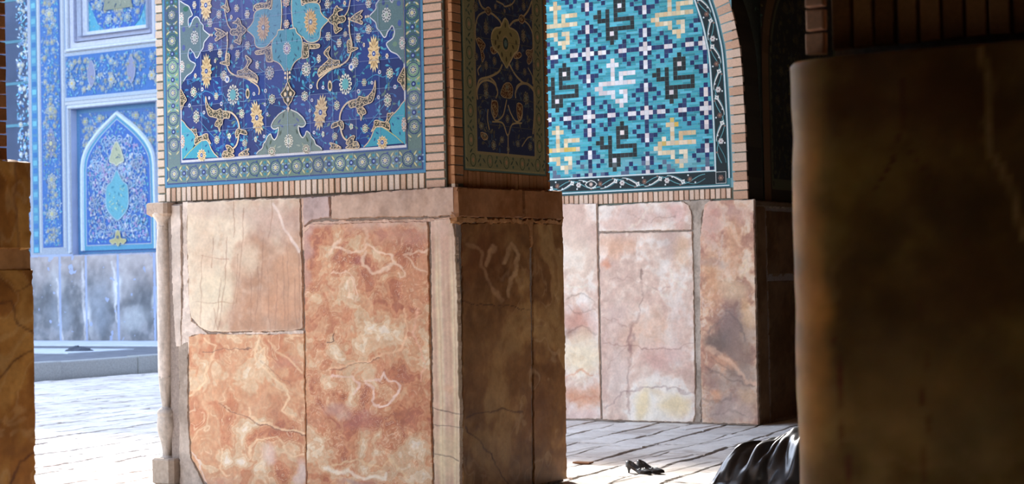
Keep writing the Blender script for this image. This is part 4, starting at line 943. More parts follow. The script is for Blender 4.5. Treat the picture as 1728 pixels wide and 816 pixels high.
slab('marble_slab', RM, [(RW0 + .01, .012), (-9.60, .012), (-9.60, 2.24), (RW0 + .01, 2.24)], px=False, res=.012, parent=rear, seed=20, d0=-.03, d1=0, colf=c_rose(60))
# shaded flank of the rear pier
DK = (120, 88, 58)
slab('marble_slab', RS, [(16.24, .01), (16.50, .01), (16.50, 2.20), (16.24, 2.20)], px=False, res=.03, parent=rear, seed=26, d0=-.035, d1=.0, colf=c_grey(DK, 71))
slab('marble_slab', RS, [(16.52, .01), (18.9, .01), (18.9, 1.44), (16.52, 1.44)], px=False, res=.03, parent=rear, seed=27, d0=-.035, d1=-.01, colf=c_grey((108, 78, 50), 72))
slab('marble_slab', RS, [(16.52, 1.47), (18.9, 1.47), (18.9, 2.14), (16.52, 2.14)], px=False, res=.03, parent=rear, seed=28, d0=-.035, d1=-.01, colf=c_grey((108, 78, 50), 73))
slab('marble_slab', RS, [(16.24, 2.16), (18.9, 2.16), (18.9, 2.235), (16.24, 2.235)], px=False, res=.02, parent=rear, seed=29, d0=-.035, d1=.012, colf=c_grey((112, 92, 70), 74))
# brick surround on the courtyard face
cells = []
k0 = 0; acc = 0; seg = np.hypot(*np.diff(ao, axis=0).T); L = np.concatenate([[0], np.cumsum(seg)])
def along(c, t): return np.array([np.interp(t, L, c[:, 0]), np.interp(t, L, c[:, 1])])
aim = off(ao, .155); t = .012
while t + .085 < L[-1]:
    a, b = along(ao, t), along(ao, t + .083); c, d = along(aim, t), along(aim, t + .083)
    cells.append([c, a, b, d]); t += .095
bricks('brick_frame', RU, cells, .0, rear, [(206, 168, 144), (214, 178, 154), (198, 158, 132), (212, 184, 164)], seed=21)
bricks('brick_frame', RU, stack_cells(RW0, -7.545, 2.262, 2.362, .0585, .012, False), .0, rear, [(214, 182, 160), (206, 168, 144), (222, 194, 174)], seed=22)
# flank bricks (carried back along the curve) and the arched niche with its dark tiles
V, Fc, C = [], [], []
rnd = random.Random(2)
b0 = [RB + .045, RB + .42]
for i in range(len(ao) - 1):
    for k in range(1):
        j = len(V)
        V += [ab(ao[i][0], b0[0], ao[i][1]), ab(ao[i][0], b0[1], ao[i][1]), ab(ao[i + 1][0], b0[1], ao[i + 1][1]), ab(ao[i + 1][0], b0[0], ao[i + 1][1])]
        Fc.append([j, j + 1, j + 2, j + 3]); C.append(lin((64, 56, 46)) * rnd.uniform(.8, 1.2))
link('flank_lining', V, Fc, M_BRICK, rear, fcols=np.array(C))
K = Draw(RSU, 0, .0006, tint=tinter(.25, 27, .3, (90, 90, 70), 16.3, 2.2, .2), photo=False)
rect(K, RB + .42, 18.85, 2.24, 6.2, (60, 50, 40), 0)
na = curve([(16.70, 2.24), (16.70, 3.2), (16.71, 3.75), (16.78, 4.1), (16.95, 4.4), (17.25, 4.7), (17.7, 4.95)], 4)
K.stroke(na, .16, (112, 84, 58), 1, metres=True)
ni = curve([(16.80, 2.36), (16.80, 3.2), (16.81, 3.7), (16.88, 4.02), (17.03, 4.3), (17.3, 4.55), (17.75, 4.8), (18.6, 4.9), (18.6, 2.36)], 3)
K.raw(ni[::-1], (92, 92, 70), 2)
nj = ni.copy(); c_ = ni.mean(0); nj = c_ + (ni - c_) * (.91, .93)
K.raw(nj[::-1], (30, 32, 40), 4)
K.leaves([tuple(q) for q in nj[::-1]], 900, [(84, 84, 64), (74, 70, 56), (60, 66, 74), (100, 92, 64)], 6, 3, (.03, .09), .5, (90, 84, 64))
for k in range(26): 
    s = rnd.uniform(16.95, 18.3); z = 2.6 + rnd.random() * 1.9; K.rosette((s, z), .055, 8, 8, (104, 98, 72), (50, 48, 50), (90, 76, 60), metres=True)
for z in np.arange(2.42, 4.1, .12): K.ell((16.84, z), .022, .03, (60, 60, 44), 8, 7)
K.leaves([(16.4, 3.9), (16.6, 3.9), (16.75, 4.4), (16.75, 5.2), (16.4, 5.2)], 60, [(90, 120, 96), (120, 110, 70), (70, 90, 90)], 3, 9, (.03, .07))
K.done('dark_tile_niche', M_TILE, rear, 'very dark tiled arched niche on the shaded flank')

# square lettering in glazed bricks -----------------------------------
Q = Draw(RU, -.004, .0005, photo=False)
CW, CH = .6772 / 14, .660 / 14; A0s, A0z = -9.157, 3.840
wi = off(ao, .352); we = off(ao, .322)      # inner edge of the dark band, white line
def clipx(z, c): return float(np.interp(z, c[:, 1], c[:, 0]))
TQ = [(70, 168, 188), (58, 156, 178), (84, 178, 196), (52, 150, 164), (92, 184, 204), (64, 164, 176), (44, 138, 152)]
NV = [(20, 34, 84), (25, 42, 96), (16, 28, 72), (32, 44, 92), (44, 54, 96)]
WH = [(226, 222, 226), (232, 228, 230), (218, 206, 208), (224, 210, 206)]
BK = [(27, 30, 32), (22, 26, 28), (34, 36, 36), (42, 44, 46)]
BE = [(222, 202, 166), (214, 192, 152), (228, 212, 184), (216, 184, 142)]
OC = [(206, 172, 84), (214, 184, 104), (224, 196, 150), (222, 200, 172)]
cell = {}
def put(c, r, k): cell[(c, r)] = k
def rot90(L_): return [(y, x) for (x, y) in L_]
LONG = [(2, 0), (3, 0), (4, 0), (7, 0), (5, 1), (6, 1), (5, -1), (6, -1), (5, 2), (5, -2), (3, 2), (4, 3), (3, -2), (4, -3)]
LONGW = [(5, 0), (6, 0)]
SHORT = [(2, 0), (5, 0), (3, 1), (4, 1), (3, -1), (4, -1)]; SHORTW = [(3, 0), (4, 0)]
for I in range(-3, 4):
    for J in range(-6, 4):
        cx_, cy_ = 14 * I, 14 * J
        for p in ((0, 0), (1, 0), (-1, 0), (0, 1), (0, -1)): put(cx_ + p[0], cy_ + p[1], 'W')
        for p in ((1, 1), (-1, 1), (1, -1), (-1, -1)): put(cx_ + p[0], cy_ + p[1], 'N')
        vert = (I + J) % 2 == 0
        for (Ls, Ws, isv) in ((LONG, LONGW, vert), (SHORT, SHORTW, not vert)):
            for sg in (1, -1):
                for (x, y) in Ls:
                    X_, Y_ = (y, x * sg) if isv else (x * sg, y)
                    if (cx_ + X_, cy_ + Y_) not in cell: put(cx_ + X_, cy_ + Y_, 'N')
                for (x, y) in Ws:
                    X_, Y_ = (y, x * sg) if isv else (x * sg, y); put(cx_ + X_, cy_ + Y_, 'W')
LIGHT = {2: [6], 3: [5, 6, 7], 4: [6], 5: [6, 8, 9, 10, 11], 6: [6, 8], 7: list(range(3, 12)), 8: [2, 3], 9: [3, 4, 5, 6, 8, 9], 10: [6, 9], 11: [7, 8, 9], 12: [8]}
DARK = {2: [8], 3: [7, 8, 9], 4: [7, 9], 5: [3, 5, 7, 8, 9], 6: [2, 3, 5, 7], 7: [3, 4, 5, 7, 8, 9, 10, 11], 8: [5, 11], 9: [5, 6, 7, 8, 9, 10, 11], 10: [5, 7], 11: [5, 6, 7], 12: [6]}
for I in range(-3, 4):
    for J in range(-6, 4):
        light = (I + J) % 2 == 0
        for r, cs in (LIGHT if light else DARK).items():
            for c in cs:
                k = ('W' if (I, J) == (0, 0) else ('O' if (J == 1 and (I == 1 and r in (2, 3, 7) or (I == -1 and r == 7))) else 'E')) if light else 'B'
                put(14 * I + c, 14 * J + r, k)
        if not light: put(14 * I + 8, 14 * J + 4, 'W'); put(14 * I + 6, 14 * J + 10, 'W')
        elif (I, J) == (1, 1): put(14 * I + 4, 14 * J + 6, 'E')
rnd = random.Random(12)
PAL = dict(W=WH, N=NV, B=BK, E=BE, O=OC)
rect(Q, RW0, -7.5, 2.37, 4.4, (120, 160, 168), 0)
zb_ = 2.553
for r in range(-30, 28):
    z1_ = A0z - (r - .5) * CH; z0_ = z1_ - CH
    if z1_ < zb_ + .01 or z0_ > 5.6: continue
    z0_ = max(z0_, zb_)
    # turquoise courses: two thin bricks high
    for h in (0, 1):
        s = RW0 + rnd.uniform(0, .1)
        za = z0_ + (z1_ - z0_) * h / 2 + .0012; zc_ = z0_ + (z1_ - z0_) * (h + 1) / 2 - .0012
        while s < -7.7:
            e = s + rnd.uniform(.07, .15); lim = clipx(za, wi)
            if s < lim - .01:
                cc = np.array(TQ[rnd.randrange(7)]) * rnd.uniform(.93, 1.05)
                if z0_ < 2.76: cc = cc * .6 + np.array((150, 170, 170)) * .4 if rnd.random() < .6 else cc
                rect(Q, s + .0012, min(e, lim) - .0012, za, zc_, tuple(np.clip(cc, 0, 255)), 1)
            s = e
    c = -24
    while c < 31:
        k = cell.get((c, r))
        if k:
            s_ = A0s + (c - .5) * CW; lim = clipx(z0_, wi)
            if s_ > RW0 and s_ < lim - .012:
                cc = np.array(PAL[k][rnd.randrange(len(PAL[k]))]) * rnd.uniform(.94, 1.05)
                if z0_ < 2.66 and rnd.random() < .5: cc = cc * .5 + np.array((150, 165, 168)) * .5
                rect(Q, s_ + .0007, min(s_ + CW, lim) - .0007, z0_ + .0006, z1_ - .0006, tuple(np.clip(cc, 0, 255)), 2)
        c += 1
# border band
def band(c0, c1, col, lay):
    for i in range(len(c0) - 1): Q.raw(np.array([c0[i], c1[i], c1[i + 1], c0[i + 1]])[::1], col, lay)
LN = (214, 222, 224)
iw, o1, o2, o3 = off(ao, .352), off(ao, .338), off(ao, .205), off(ao, .190)
m_ = ao[:, 1] > 2.3
def vb(c0, c1, col, lay):
    k = (c0[:, 1] > 2.36); band(c0[k], c1[k], col, lay)
vb(off(ao, .36), off(ao, .168), (60, 120, 130), 4); vb(off(ao, .352), off(ao, .338), LN, 5); vb(off(ao, .332), off(ao, .212), (20, 34, 40), 5)
vb(off(ao, .203), off(ao, .190), LN, 5); vb(off(ao, .185), off(ao, .174), (44, 80, 92), 5)
rect(Q, RW0, -7.55, 2.368, 2.55, (60, 120, 130), 4); rect(Q, RW0, -7.715, 2.540, 2.552, LN, 6); rect(Q, RW0, -7.59, 2.408, 2.534, (20, 34, 40), 6); rect(Q, RW0, -7.565, 2.386, 2.396, LN, 6); rect(Q, RW0, -7.56, 2.370, 2.380, (34, 60, 72), 6)
# running scroll: white leaf stems, turquoise tendrils, small flowers
def scroll(P, T_, N_, n, half, ph=0):
    """P(t) base point in metres for running distance t"""
    def at(t, y): return np.array(P(t)) + np.array(N_(t)) * y
    per = .52
    t0 = -ph
    while t0 < n:
        tt_ = np.linspace(t0, t0 + per, 17)
        Q.stroke(np.array([at(t, half * .80 * math.sin(2 * math.pi * (t - t0) / per)) for t in tt_ if 0 <= t <= n]) if sum(0 <= t <= n for t in tt_) > 2 else np.zeros((2, 2)), .0065, (104, 168, 176), 8, metres=True)
        Q.stroke(np.array([at(t, -half * .84 * math.cos(2 * math.pi * (t - t0) / per)) for t in tt_ if 0 <= t <= n]) if sum(0 <= t <= n for t in tt_) > 2 else np.zeros((2, 2)), .0055, (84, 146, 156), 7, metres=True)
        for j, sg in ((0, 1), (1, -1)):
            tc = t0 + per * (.25 + .5 * j)
            if tc - .17 > 0 and tc + .06 < n:
                uu = np.linspace(0, 1, 9); ts = tc - .17 + .17 * uu
                cen = np.array([at(t, -sg * half * .90 * math.cos(math.pi * .60 * u)) for t, u in zip(ts, uu)])
                wd = .0035 + .0125 * uu
                tn = np.gradient(cen, axis=0); tn /= np.linalg.norm(tn, axis=1)[:, None]; nn_ = np.stack([-tn[:, 1], tn[:, 0]], 1)
                A_, B_ = cen + nn_ * wd[:, None] / 2, cen - nn_ * wd[:, None] / 2
                for i in range(8): Q.raw(np.array([A_[i], B_[i], B_[i + 1], A_[i + 1]]), (222, 222, 218), 9)
                e_, d_, n_ = cen[-1], tn[-1], nn_[-1]
                Q.raw(np.array([e_ - d_ * .012 - n_ * .006, e_ + d_ * .018 - n_ * .030, e_ + d_ * .026 - n_ * .010, e_ + d_ * .046, e_ + d_ * .026 + n_ * .010, e_ + d_ * .018 + n_ * .030, e_ - d_ * .012 + n_ * .006]), (226, 224, 220), 9)
                Q.ell(e_ + d_ * .012, .007, .007, (60, 90, 96), 10, 6)
            if 0 < tc + .09 < n:
                p = at(tc + .09, 0)
                if j == 0: Q.rosette(tuple(p), .030, 10, 6, (226, 222, 218), (190, 180, 180), (120, 80, 80), metres=True)
                else: Q.rosette(tuple(p), .027, 10, 6, (132, 98, 86), (70, 50, 50), (170, 130, 100), metres=True)
                for (dx, dy) in ((.06, .6), (-.02, -.75)):
                    if 0 < tc + .09 + dx < n: Q.ell(at(tc + .09 + dx, sg * half * dy), .010, .010, (216, 222, 224), 10, 5)
                if 0 < tc < n: Q.ell(at(tc - .02, sg * half * .88), .012, .009, (150, 110, 100), 10, 6)
        t0 += per
half = .056
scroll(lambda t: (-9.9 + t, 2.471), None, lambda t: (0, 1), 2.10, half, .14)
mid = off(ao, .272); mk = mid[mid[:, 1] > 2.50]; sg_ = np.hypot(*np.diff(mk, axis=0).T); Lm = np.concatenate([[0], np.cumsum(sg_)])
tg = np.gradient(mk, axis=0); tg /= np.linalg.norm(tg, axis=1)[:, None]
scroll(lambda t: (np.interp(t, Lm, mk[:, 0]), np.interp(t, Lm, mk[:, 1])), None, lambda t: (-np.interp(t, Lm, tg[:, 1]), np.interp(t, Lm, tg[:, 0])), min(Lm[-1] - .1, 3.2), half, .0)
# corner flower box
Q.stroke(np.array([(-7.71, 2.415), (-7.60, 2.415), (-7.60, 2.53), (-7.71, 2.53)]), .007, (200, 206, 206), 9, closed=True, metres=True)
Q.rosette((-7.655, 2.47), .030, 10, 6, (140, 104, 92), (70, 50, 50), (180, 140, 110), metres=True)
Q.shape(np.array([(-9.22, 2.471), (-9.15, 2.43), (-9.08, 2.471), (-9.15, 2.512)]), (20, 34, 40), 11, (222, 222, 218), .009, n=2)
Q.rosette((-9.15, 2.471), .022, 13, 6, (222, 200, 190), (120, 80, 70), (220, 200, 180), metres=True)
Q.done('lettering_tile_panel', M_TILE, rear, 'turquoise glazed brick panel with square black, white and ochre lettering')

# ------------------------------------------------------------------ left pier, seen from its shaded side
LS = Face('a', MA1); LSU = Face('a', MA1 - .07)
lp = thing('stone_pillar', ab(-8.0, 5.4), 'amber brown pillar at the left edge of the picture with a dark veined slab', 'pillar')
core('masonry_core', [((MA0 + .05, 4.9, 0), (MA1 - .014, LB1 - .02, DADO - .02)), ((MA0 + .06, 4.95, DADO - .02), (MA1 - .11, LB1 - .10, VAULT))], M_MORTAR, lp)
AMB = [(0, (146, 92, 36)), (.4, (176, 116, 50)), (.7, (192, 134, 62)), (1, (210, 154, 80))]
def c_amb(seed, vv=()):
    def f(S, Z, X, Y, sd):
        C = onyx(S, Z, AMB, .6, seed, .8, 1.0, line=(226, 184, 130), lst=.3, fine=.3)
        C = veins(C, X, Y, vv, seed, 5, .04)
        return grime(C, S, Z, seed, .14, 7)
    return f
slab('marble_slab', LS, [(5.0, .01), (LB1, .01), (LB1 + .008, 1.60), (5.0, 1.60)], px=False, res=.010, parent=lp, seed=31, d0=-.035, d1=0, colf=c_amb(81, [([(0, 510), (20, 505), (30, 545), (58, 560)], 3, (110, 66, 36), .8), ([(0, 640), (20, 610), (56, 590)], 2.5, (110, 66, 36), .7), ([(20, 816), (30, 780), (58, 760)], 3, (110, 66, 36), .8), ([(0, 470), (25, 490), (56, 480)], 2, (120, 74, 40), .6)]))
slab('marble_slab', LS, [(5.0, 1.69), (LB1 - .01, 1.69), (LB1, DADO), (5.0, DADO)], px=False, res=.010, parent=lp, seed=32, d0=-.035, d1=.004, colf=c_amb(83, [([(26, 275), (24, 330), (30, 420)], 3, (150, 100, 60), .8)]))
slab('marble_slab', LS, [(5.0, 1.58), (LB1, 1.58), (LB1 - .006, 1.71), (5.0, 1.71)], px=False, res=.010, parent=lp, seed=33, d0=-.035, d1=-.008, colf=c_grey((180, 128, 78), 84))
bricks('brick_frame', LSU, stack_cells(5.96, 6.10, DADO, TOP, .066, .008), 0, lp, [(176, 116, 70), (160, 104, 62), (190, 130, 84)], seed=31)
bricks('brick_frame', LSU, stack_cells(5.80, 5.94, DADO, 2.26, .066, .008), 0, lp, [(150, 96, 56)], seed=33)
Lp = Draw(LSU, -.004, .0005, photo=False)
rect(Lp, 5.0, 5.95, 2.26, TOP, (70, 80, 60), 0); rect(Lp, 5.1, 5.85, 2.36, TOP, (30, 40, 60), 1)
Lp.leaves([(5.0, 2.26), (5.95, 2.26), (5.95, 4.4), (5.0, 4.4)], 400, [(150, 130, 80), (110, 110, 80), (70, 100, 110)], 3, 3)
Lp.done('floral_tile_panel', M_TILE, lp)
core('end_slab', [((MA0 + .05, LB1 - .04, 0), (MA1 - .05, LB1 - .01, DADO))], bpy.data.materials['plain_alabaster'], lp)

# ------------------------------------------------------------------ near pier on the right, out of focus
GM = Face('b', GB0); GU = Face('b', GB0 + .05)
gp = thing('stone_pillar', ab(GA0 + .8, GB0 + .7), 'huge dark brown pillar filling the right edge, nearest to the viewer', 'pillar')
core('masonry_core', [((GA0 + .05, GB0 + .12, 0), (GA0 + 2.5, GB0 + 1.4, DADO - .03)), ((GA0 + .14, GB0 + .10, DADO - .03), (GA0 + 2.45, GB0 + 1.3, VAULT))], M_MORTAR, gp)
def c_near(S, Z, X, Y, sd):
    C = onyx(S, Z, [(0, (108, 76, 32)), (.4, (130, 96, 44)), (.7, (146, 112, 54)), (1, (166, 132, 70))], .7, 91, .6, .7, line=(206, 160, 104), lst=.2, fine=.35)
    C = patches(C, X, Y, [(1500, 170, 200, 110, (100, 58, 28), .6), (1640, 480, 90, 70, (120, 80, 40), .5), (1560, 660, 190, 130, (176, 138, 84), .6), (1640, 740, 90, 80, (168, 140, 90), .5), (1366, 480, 34, 360, (222, 156, 74), .75)], 92, 40, .008)  # last patch paints the edge's light glow into the stone as honey colour
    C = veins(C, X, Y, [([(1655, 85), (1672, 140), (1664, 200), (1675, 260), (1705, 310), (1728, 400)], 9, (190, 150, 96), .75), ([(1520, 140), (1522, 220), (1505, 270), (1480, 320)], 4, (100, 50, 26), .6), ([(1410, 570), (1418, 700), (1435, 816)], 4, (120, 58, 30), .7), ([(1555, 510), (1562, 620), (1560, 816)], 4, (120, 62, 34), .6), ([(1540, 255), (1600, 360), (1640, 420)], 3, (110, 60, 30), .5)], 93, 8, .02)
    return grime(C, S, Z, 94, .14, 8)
# one block: rounded, worn corner towards the opening
def near_block():
    zs = np.arange(.01, DADO + .001, .012); prof_ = []
    r = .17; rb = .10
    for k in range(9):                                  # flank
        prof_.append((GA0, GB0 + 1.3 - k * (1.3 - rb) / 8, 0))
    for k in range(1, 16):
        t = k / 16 * math.pi / 2
        prof_.append((GA0 + r - r * math.cos(t), GB0 + rb - rb * math.sin(t), 1))
    for k in range(130): prof_.append((GA0 + r + k * (2.4 - r) / 129, GB0, 2))
    P_ = np.array(prof_)
    A_ = np.repeat(P_[None, :, 0], len(zs), 0); B_ = np.repeat(P_[None, :, 1], len(zs), 0); Z_ = np.repeat(zs[:, None], len(P_), 1)
    U_ = np.concatenate([[0], np.cumsum(np.hypot(np.diff(P_[:, 0]), np.diff(P_[:, 1])))])[None, :] + Z_ * 0
    rel = .006 * fbm(U_ * 4, Z_ * 4, 7, 4) + .006 * fbm(U_ * 1.2, Z_ * 1.2, 17, 3)
    chip = .02 * sst(0, .02, Z_ - (DADO - .02)) + .004 * np.exp(-((Z_ - 1.90) / .05) ** 2) + .008 * sst(1.78, 1.86, Z_) * 0
    nx = np.where(P_[:, 2] == 0, -1, 0.)[None] + Z_ * 0; ny = np.where(P_[:, 2] == 2, -1, 0.)[None] + Z_ * 0
    t = np.clip((P_[:, 0] - GA0) / r, 0, 1); cn = (P_[:, 2] == 1)
    nx = np.where(cn, -(1 - t), nx); ny = np.where(cn, -(t), ny)
    A_ = A_ + nx * (rel - chip * (P_[:, 0] < GA0 + r)); B_ = B_ + ny * (rel - chip * .6 * (P_[:, 0] < GA0 + r))
    P3_ = A_[..., None] * BU + B_[..., None] * BW + Z_[..., None] * UP - EYEP
    kk = P3_ @ D0; X_ = 864 + F * (P3_ @ CR) / kk; Y_ = 408 - F * (P3_ @ CU) / kk
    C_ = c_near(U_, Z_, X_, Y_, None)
    idx = np.arange(A_.size).reshape(A_.shape)
    fa = np.stack([idx[:-1, :-1].ravel(), idx[:-1, 1:].ravel(), idx[1:, 1:].ravel(), idx[1:, :-1].ravel()], 1).tolist()
    V_ = (P3_ + EYEP).reshape(-1, 3)
    # top of the block
    top = idx[-1].tolist(); n0 = len(V_)
    V_ = np.vstack([V_, [ab(GA0 + 2.4, GB0 + 1.3, DADO)]]); C2 = np.vstack([C_.reshape(-1, 3), lin((150, 110, 70))[None]])
    fa.append(top + [n0])
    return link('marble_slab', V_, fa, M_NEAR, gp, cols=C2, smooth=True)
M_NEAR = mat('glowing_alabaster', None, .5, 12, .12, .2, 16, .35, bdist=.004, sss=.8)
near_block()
bricks('brick_frame', GU, stack_cells(GA0 + .075, GA0 + .130, DADO + .004, 3.4, .072, .010), .02, gp, [(226, 180, 150), (216, 168, 138)], seed=41)  # corner bricks coloured paler to stand for light from the opening
GSU = Face('a', GA0 + .038); 
bricks('brick_frame', GU, stack_cells(GA0 + .145, GA0 + 2.4, DADO + .02, DADO + .30, .067, .010, False), .0, gp, [(150, 104, 60), (136, 92, 52), (160, 116, 70)], seed=42)
core('brick_field', [((GA0 + .145, GB0 + .055, DADO + .3), (GA0 + 2.4, GB0 + .1, VAULT))], mat('brown_brick', (150, 110, 70), .9, 8, .3, .6, 30, .1), gp)

# ------------------------------------------------------------------ raised platform and the far wall of the courtyard
plat = core('floor', [((-60, 17.5, -.1), (-21.78, 60, .02))], mat('platform_paving', (120, 122, 128), .85, 2.5, .28, .6, 8, .2)); plat['kind'] = 'structure'
def kerb():
    root = thing('stone_kerb', ab(-21.72, 24), 'long pale stone kerb edging the raised platform in the courtyard', 'kerb')
    b = 17.5; rnd = random.Random(4)
    while b < 33:
        L_ = rnd.uniform(1.4, 2.1); V, Fc = [], []
        e = .015
        x0, x1 = -21.98 + rnd.uniform(-.01, .01), -21.70 + rnd.uniform(-.015, .015); h = .30 + rnd.uniform(-.008, .008)
        for (a, z) in ((x0, -.02), (x1, -.02), (x1, h - e), (x1 - e, h), (x0, h)):
            for bb in (b + .008, b + L_ - .008): V.append(ab(a, bb, z))
        n = 5
        for k in range(n): j = (k + 1) % n; Fc.append([2 * k, 2 * j, 2 * j + 1, 2 * k + 1][::-1])
        Fc += [[0, 2, 4, 6, 8], [9, 7, 5, 3, 1]]
        link('kerb_block', V, Fc, M_STONE, root, fcols=[lin((176, 178, 176)) * rnd.uniform(.85, 1.1)] * len(Fc)); b += L_
kerb()
FB = 35.0
FW = Face('b', FB)
fw = thing('wall_far', ab(-33, FB), kind='structure')
core('wall_body', [((-37.75, FB + .45, 0), (5, FB + 2.5, 27))], mat('far_plaster', (150, 160, 190), .9, 1.5, .1, .3, 5, .1), fw)
core('wall_body', [((-90, FB + 3.5, 0), (-37.7, FB + 5, 30.6))], bpy.data.materials['far_plaster'], fw)
def c_dado(S, Z, X, Y, sd):
    C = onyx(S, Z, [(0, (84, 87, 96)), (.5, (104, 106, 114)), (1, (132, 131, 138))], 1.3, 101, .7, .7, fine=.4)
    C = mix(C, lin((176, 164, 164)), .6 * sst(1.3, 2.3, Z + .5 * fbm(S * 2, Z, 5, 3)))
    C = patches(C, X, Y, [(100, 530, 22, 40, (128, 134, 146), .7), (165, 520, 30, 50, (122, 130, 144), .7), (210, 470, 26, 50, (170, 164, 166), .4), (150, 535, 8, 36, (200, 200, 204), .7), (200, 485, 9, 28, (204, 206, 212), .7), (228, 540, 28, 24, (160, 164, 170), .6), (95, 475, 14, 30, (190, 190, 196), .5), (262, 510, 8, 30, (196, 200, 206), .6)], 6, 10)
    C = veins(C, X, Y, [([(98, 470), (102, 540), (104, 574)], 2, (202, 198, 200), .6), ([(139, 440), (141, 500), (146, 574)], 2.5, (196, 192, 196), .6), ([(190, 440), (195, 520), (200, 574)], 2.5, (202, 200, 204), .6), ([(148, 540), (152, 575)], 2, (80, 84, 92), .6), ([(196, 545), (200, 575)], 2, (84, 88, 94), .5), ([(260, 480), (261, 575)], 1.6, (90, 94, 104), .5)], 7, 5)
    return grime(C, S, Z, 103, .16, 5)
for i, (s0, s1) in enumerate(((-38.0, -36.62), (-36.6, -35.62), (-35.6, -34.42), (-34.4, -33.1), (-33.08, -31.5), (-31.48, -29), (-28.98, -25))):
    slab('dado_slab', FW, [(s0, .02), (s1, .02), (s1, 2.40), (s0, 2.40)], px=False, res=.03 if s1 < -31 else .12, parent=fw, seed=40 + i, d0=-.1, d1=0, colf=c_dado, bev=.02, jit=.006)
W_ = Draw(FW, -.002, .004, photo=False, tint=tinter(.55, 37, .15, (140, 160, 200), 0, 0, .12))
HZ = dict(bg=(62, 104, 196), lt=(176, 206, 238), tq=(104, 184, 220), cr=(214, 216, 206), st=(186, 196, 214))  # far tile colours paled and blued, haze put into the palette
LV = [(120, 176, 224), (150, 196, 232), (110, 190, 214), (196, 214, 236), (84, 140, 214), (140, 160, 200)]
def floral(s0, s1, z0, z1, seed, dens=1., bg=None, lay=4, poly=None, flowers=True):
    if bg: rect(W_, s0, s1, z0, z1, bg, lay - 1)
    rnd = random.Random(seed); ar = (s1 - s0) * (z1 - z0)
    P = poly or [(s0, z0), (s1, z0), (s1, z1), (s0, z1)]
    W_.leaves(P, int(150 * ar * dens), LV, lay, seed, (.05, .13), .42, (150, 190, 232))
    if flowers:
        w = s1 - s0; cx_ = (s0 + s1) / 2
        m = int(11 * ar)
        for k in range(m):
            s, z = rnd.uniform(s0 + .1, cx_), rnd.uniform(z0 + .1, z1 - .1)
            for q in (s, 2 * cx_ - s):
                if sdf(np.array([q]), np.array([z]), P)[0] > .08: W_.rosette((q, z), rnd.choice((.045, .06, .085)), lay + 1, 6, rnd.choice(((206, 212, 214), (212, 210, 190), (180, 206, 226))), (120, 150, 190), (206, 200, 150), metres=True)
def lines(s0, s1, z0, z1, w, cols, lay=1):
    """nested frames"""
    for i, c in enumerate(cols):
        e = w * i; rect(W_, s0 + e, s1 - e, z0 + e, z1 - e, c, lay + i)
FT = 13.2
# big outer pilaster strips: turquoise edge, flowery band, pale mouldings
for r_ in ((-37.72, -36.10, 2.42, FT), (-32.95, -22, 2.42, FT), (-36.10, -32.95, 6.40, 8.08)): rect(W_, *r_, HZ['st'], 0)
rect(W_, -37.62, -37.38, 2.48, FT, (96, 164, 210), 1)
for z in np.arange(2.5, FT, .22): rect(W_, -37.58, -37.42, z, z + .14, (70, 132, 200) if int(z * 5) % 2 else (120, 196, 222), 2)
rect(W_, -37.36, -37.30, 2.48, FT, (214, 222, 234), 1)
rect(W_, -37.24, -36.46, 2.62, FT, (80, 124, 206), 1)
floral(-37.20, -36.50, 2.66, FT - .1, 3, 1.3, (72, 128, 206))
for k, z in enumerate((3.55, 4.5, 5.5, 6.45, 9.1, 10.0)): W_.rosette((-36.85, z), .17, 6, 8, (206, 212, 206), (150, 170, 200), (214, 206, 150), metres=True)
W_.shape(np.array([(-36.98, 5.35), (-36.85, 5.1), (-36.72, 5.35), (-36.70, 5.65), (-36.85, 5.95), (-37.0, 5.65)]), (150, 158, 196), 6, (120, 150, 200), .02)
rect(W_, -36.42, -36.36, 2.6, FT, (214, 222, 234), 1); rect(W_, -36.30, -36.24, 2.5, FT, (150, 176, 212), 1)
# middle band between the lower niche and the upper panel
rect(W_, -36.24, -22, 6.72, 7.86, (72, 128, 206), 2)
for a0 in np.arange(-36.25, -24, 3.1): floral(a0, a0 + 3.0, 6.76, 7.82, int(a0 * 7) % 97, 1.2, None, 5)
for k, s in enumerate(np.arange(-36.0, -24, .74)):
    if k % 2: W_.shape(np.array([(s - .15, 7.3), (s, 6.95), (s + .15, 7.3), (s, 7.68)]), (160, 166, 204), 8, (190, 200, 226), .02)
    else: W_.rosette((s, 7.1), .13, 8, 6, (226, 224, 206), (150, 180, 220), (224, 196, 110), metres=True); W_.rosette((s, 7.6), .10, 8, 6, (190, 212, 226), (120, 160, 210), (220, 206, 160), metres=True)
for (z0, z1, c) in ((6.62, 6.72, (190, 204, 226)), (6.52, 6.60, (216, 222, 232)), (7.86, 7.94, (190, 204, 226)), (7.97, 8.05, (216, 222, 232))): rect(W_, -36.3, -22, z0, z1, c, 3)
rect(W_, -32.75, -32.70, 2.5, 13.2, (214, 222, 234), 4); rect(W_, -32.6, -31.9, 2.62, 13.1, (72, 128, 206), 4); floral(-32.56, -31.94, 2.66, 13.0, 33, 1.2, None, 6)
rect(W_, -31.8, -31.74, 2.5, 13.2, (214, 222, 234), 4); rect(W_, -31.6, -31.36, 2.5, 13.2, (96, 164, 210), 4)
W_.gain = .6; W_.done('glazed_frame', M_FARTILE, fw)
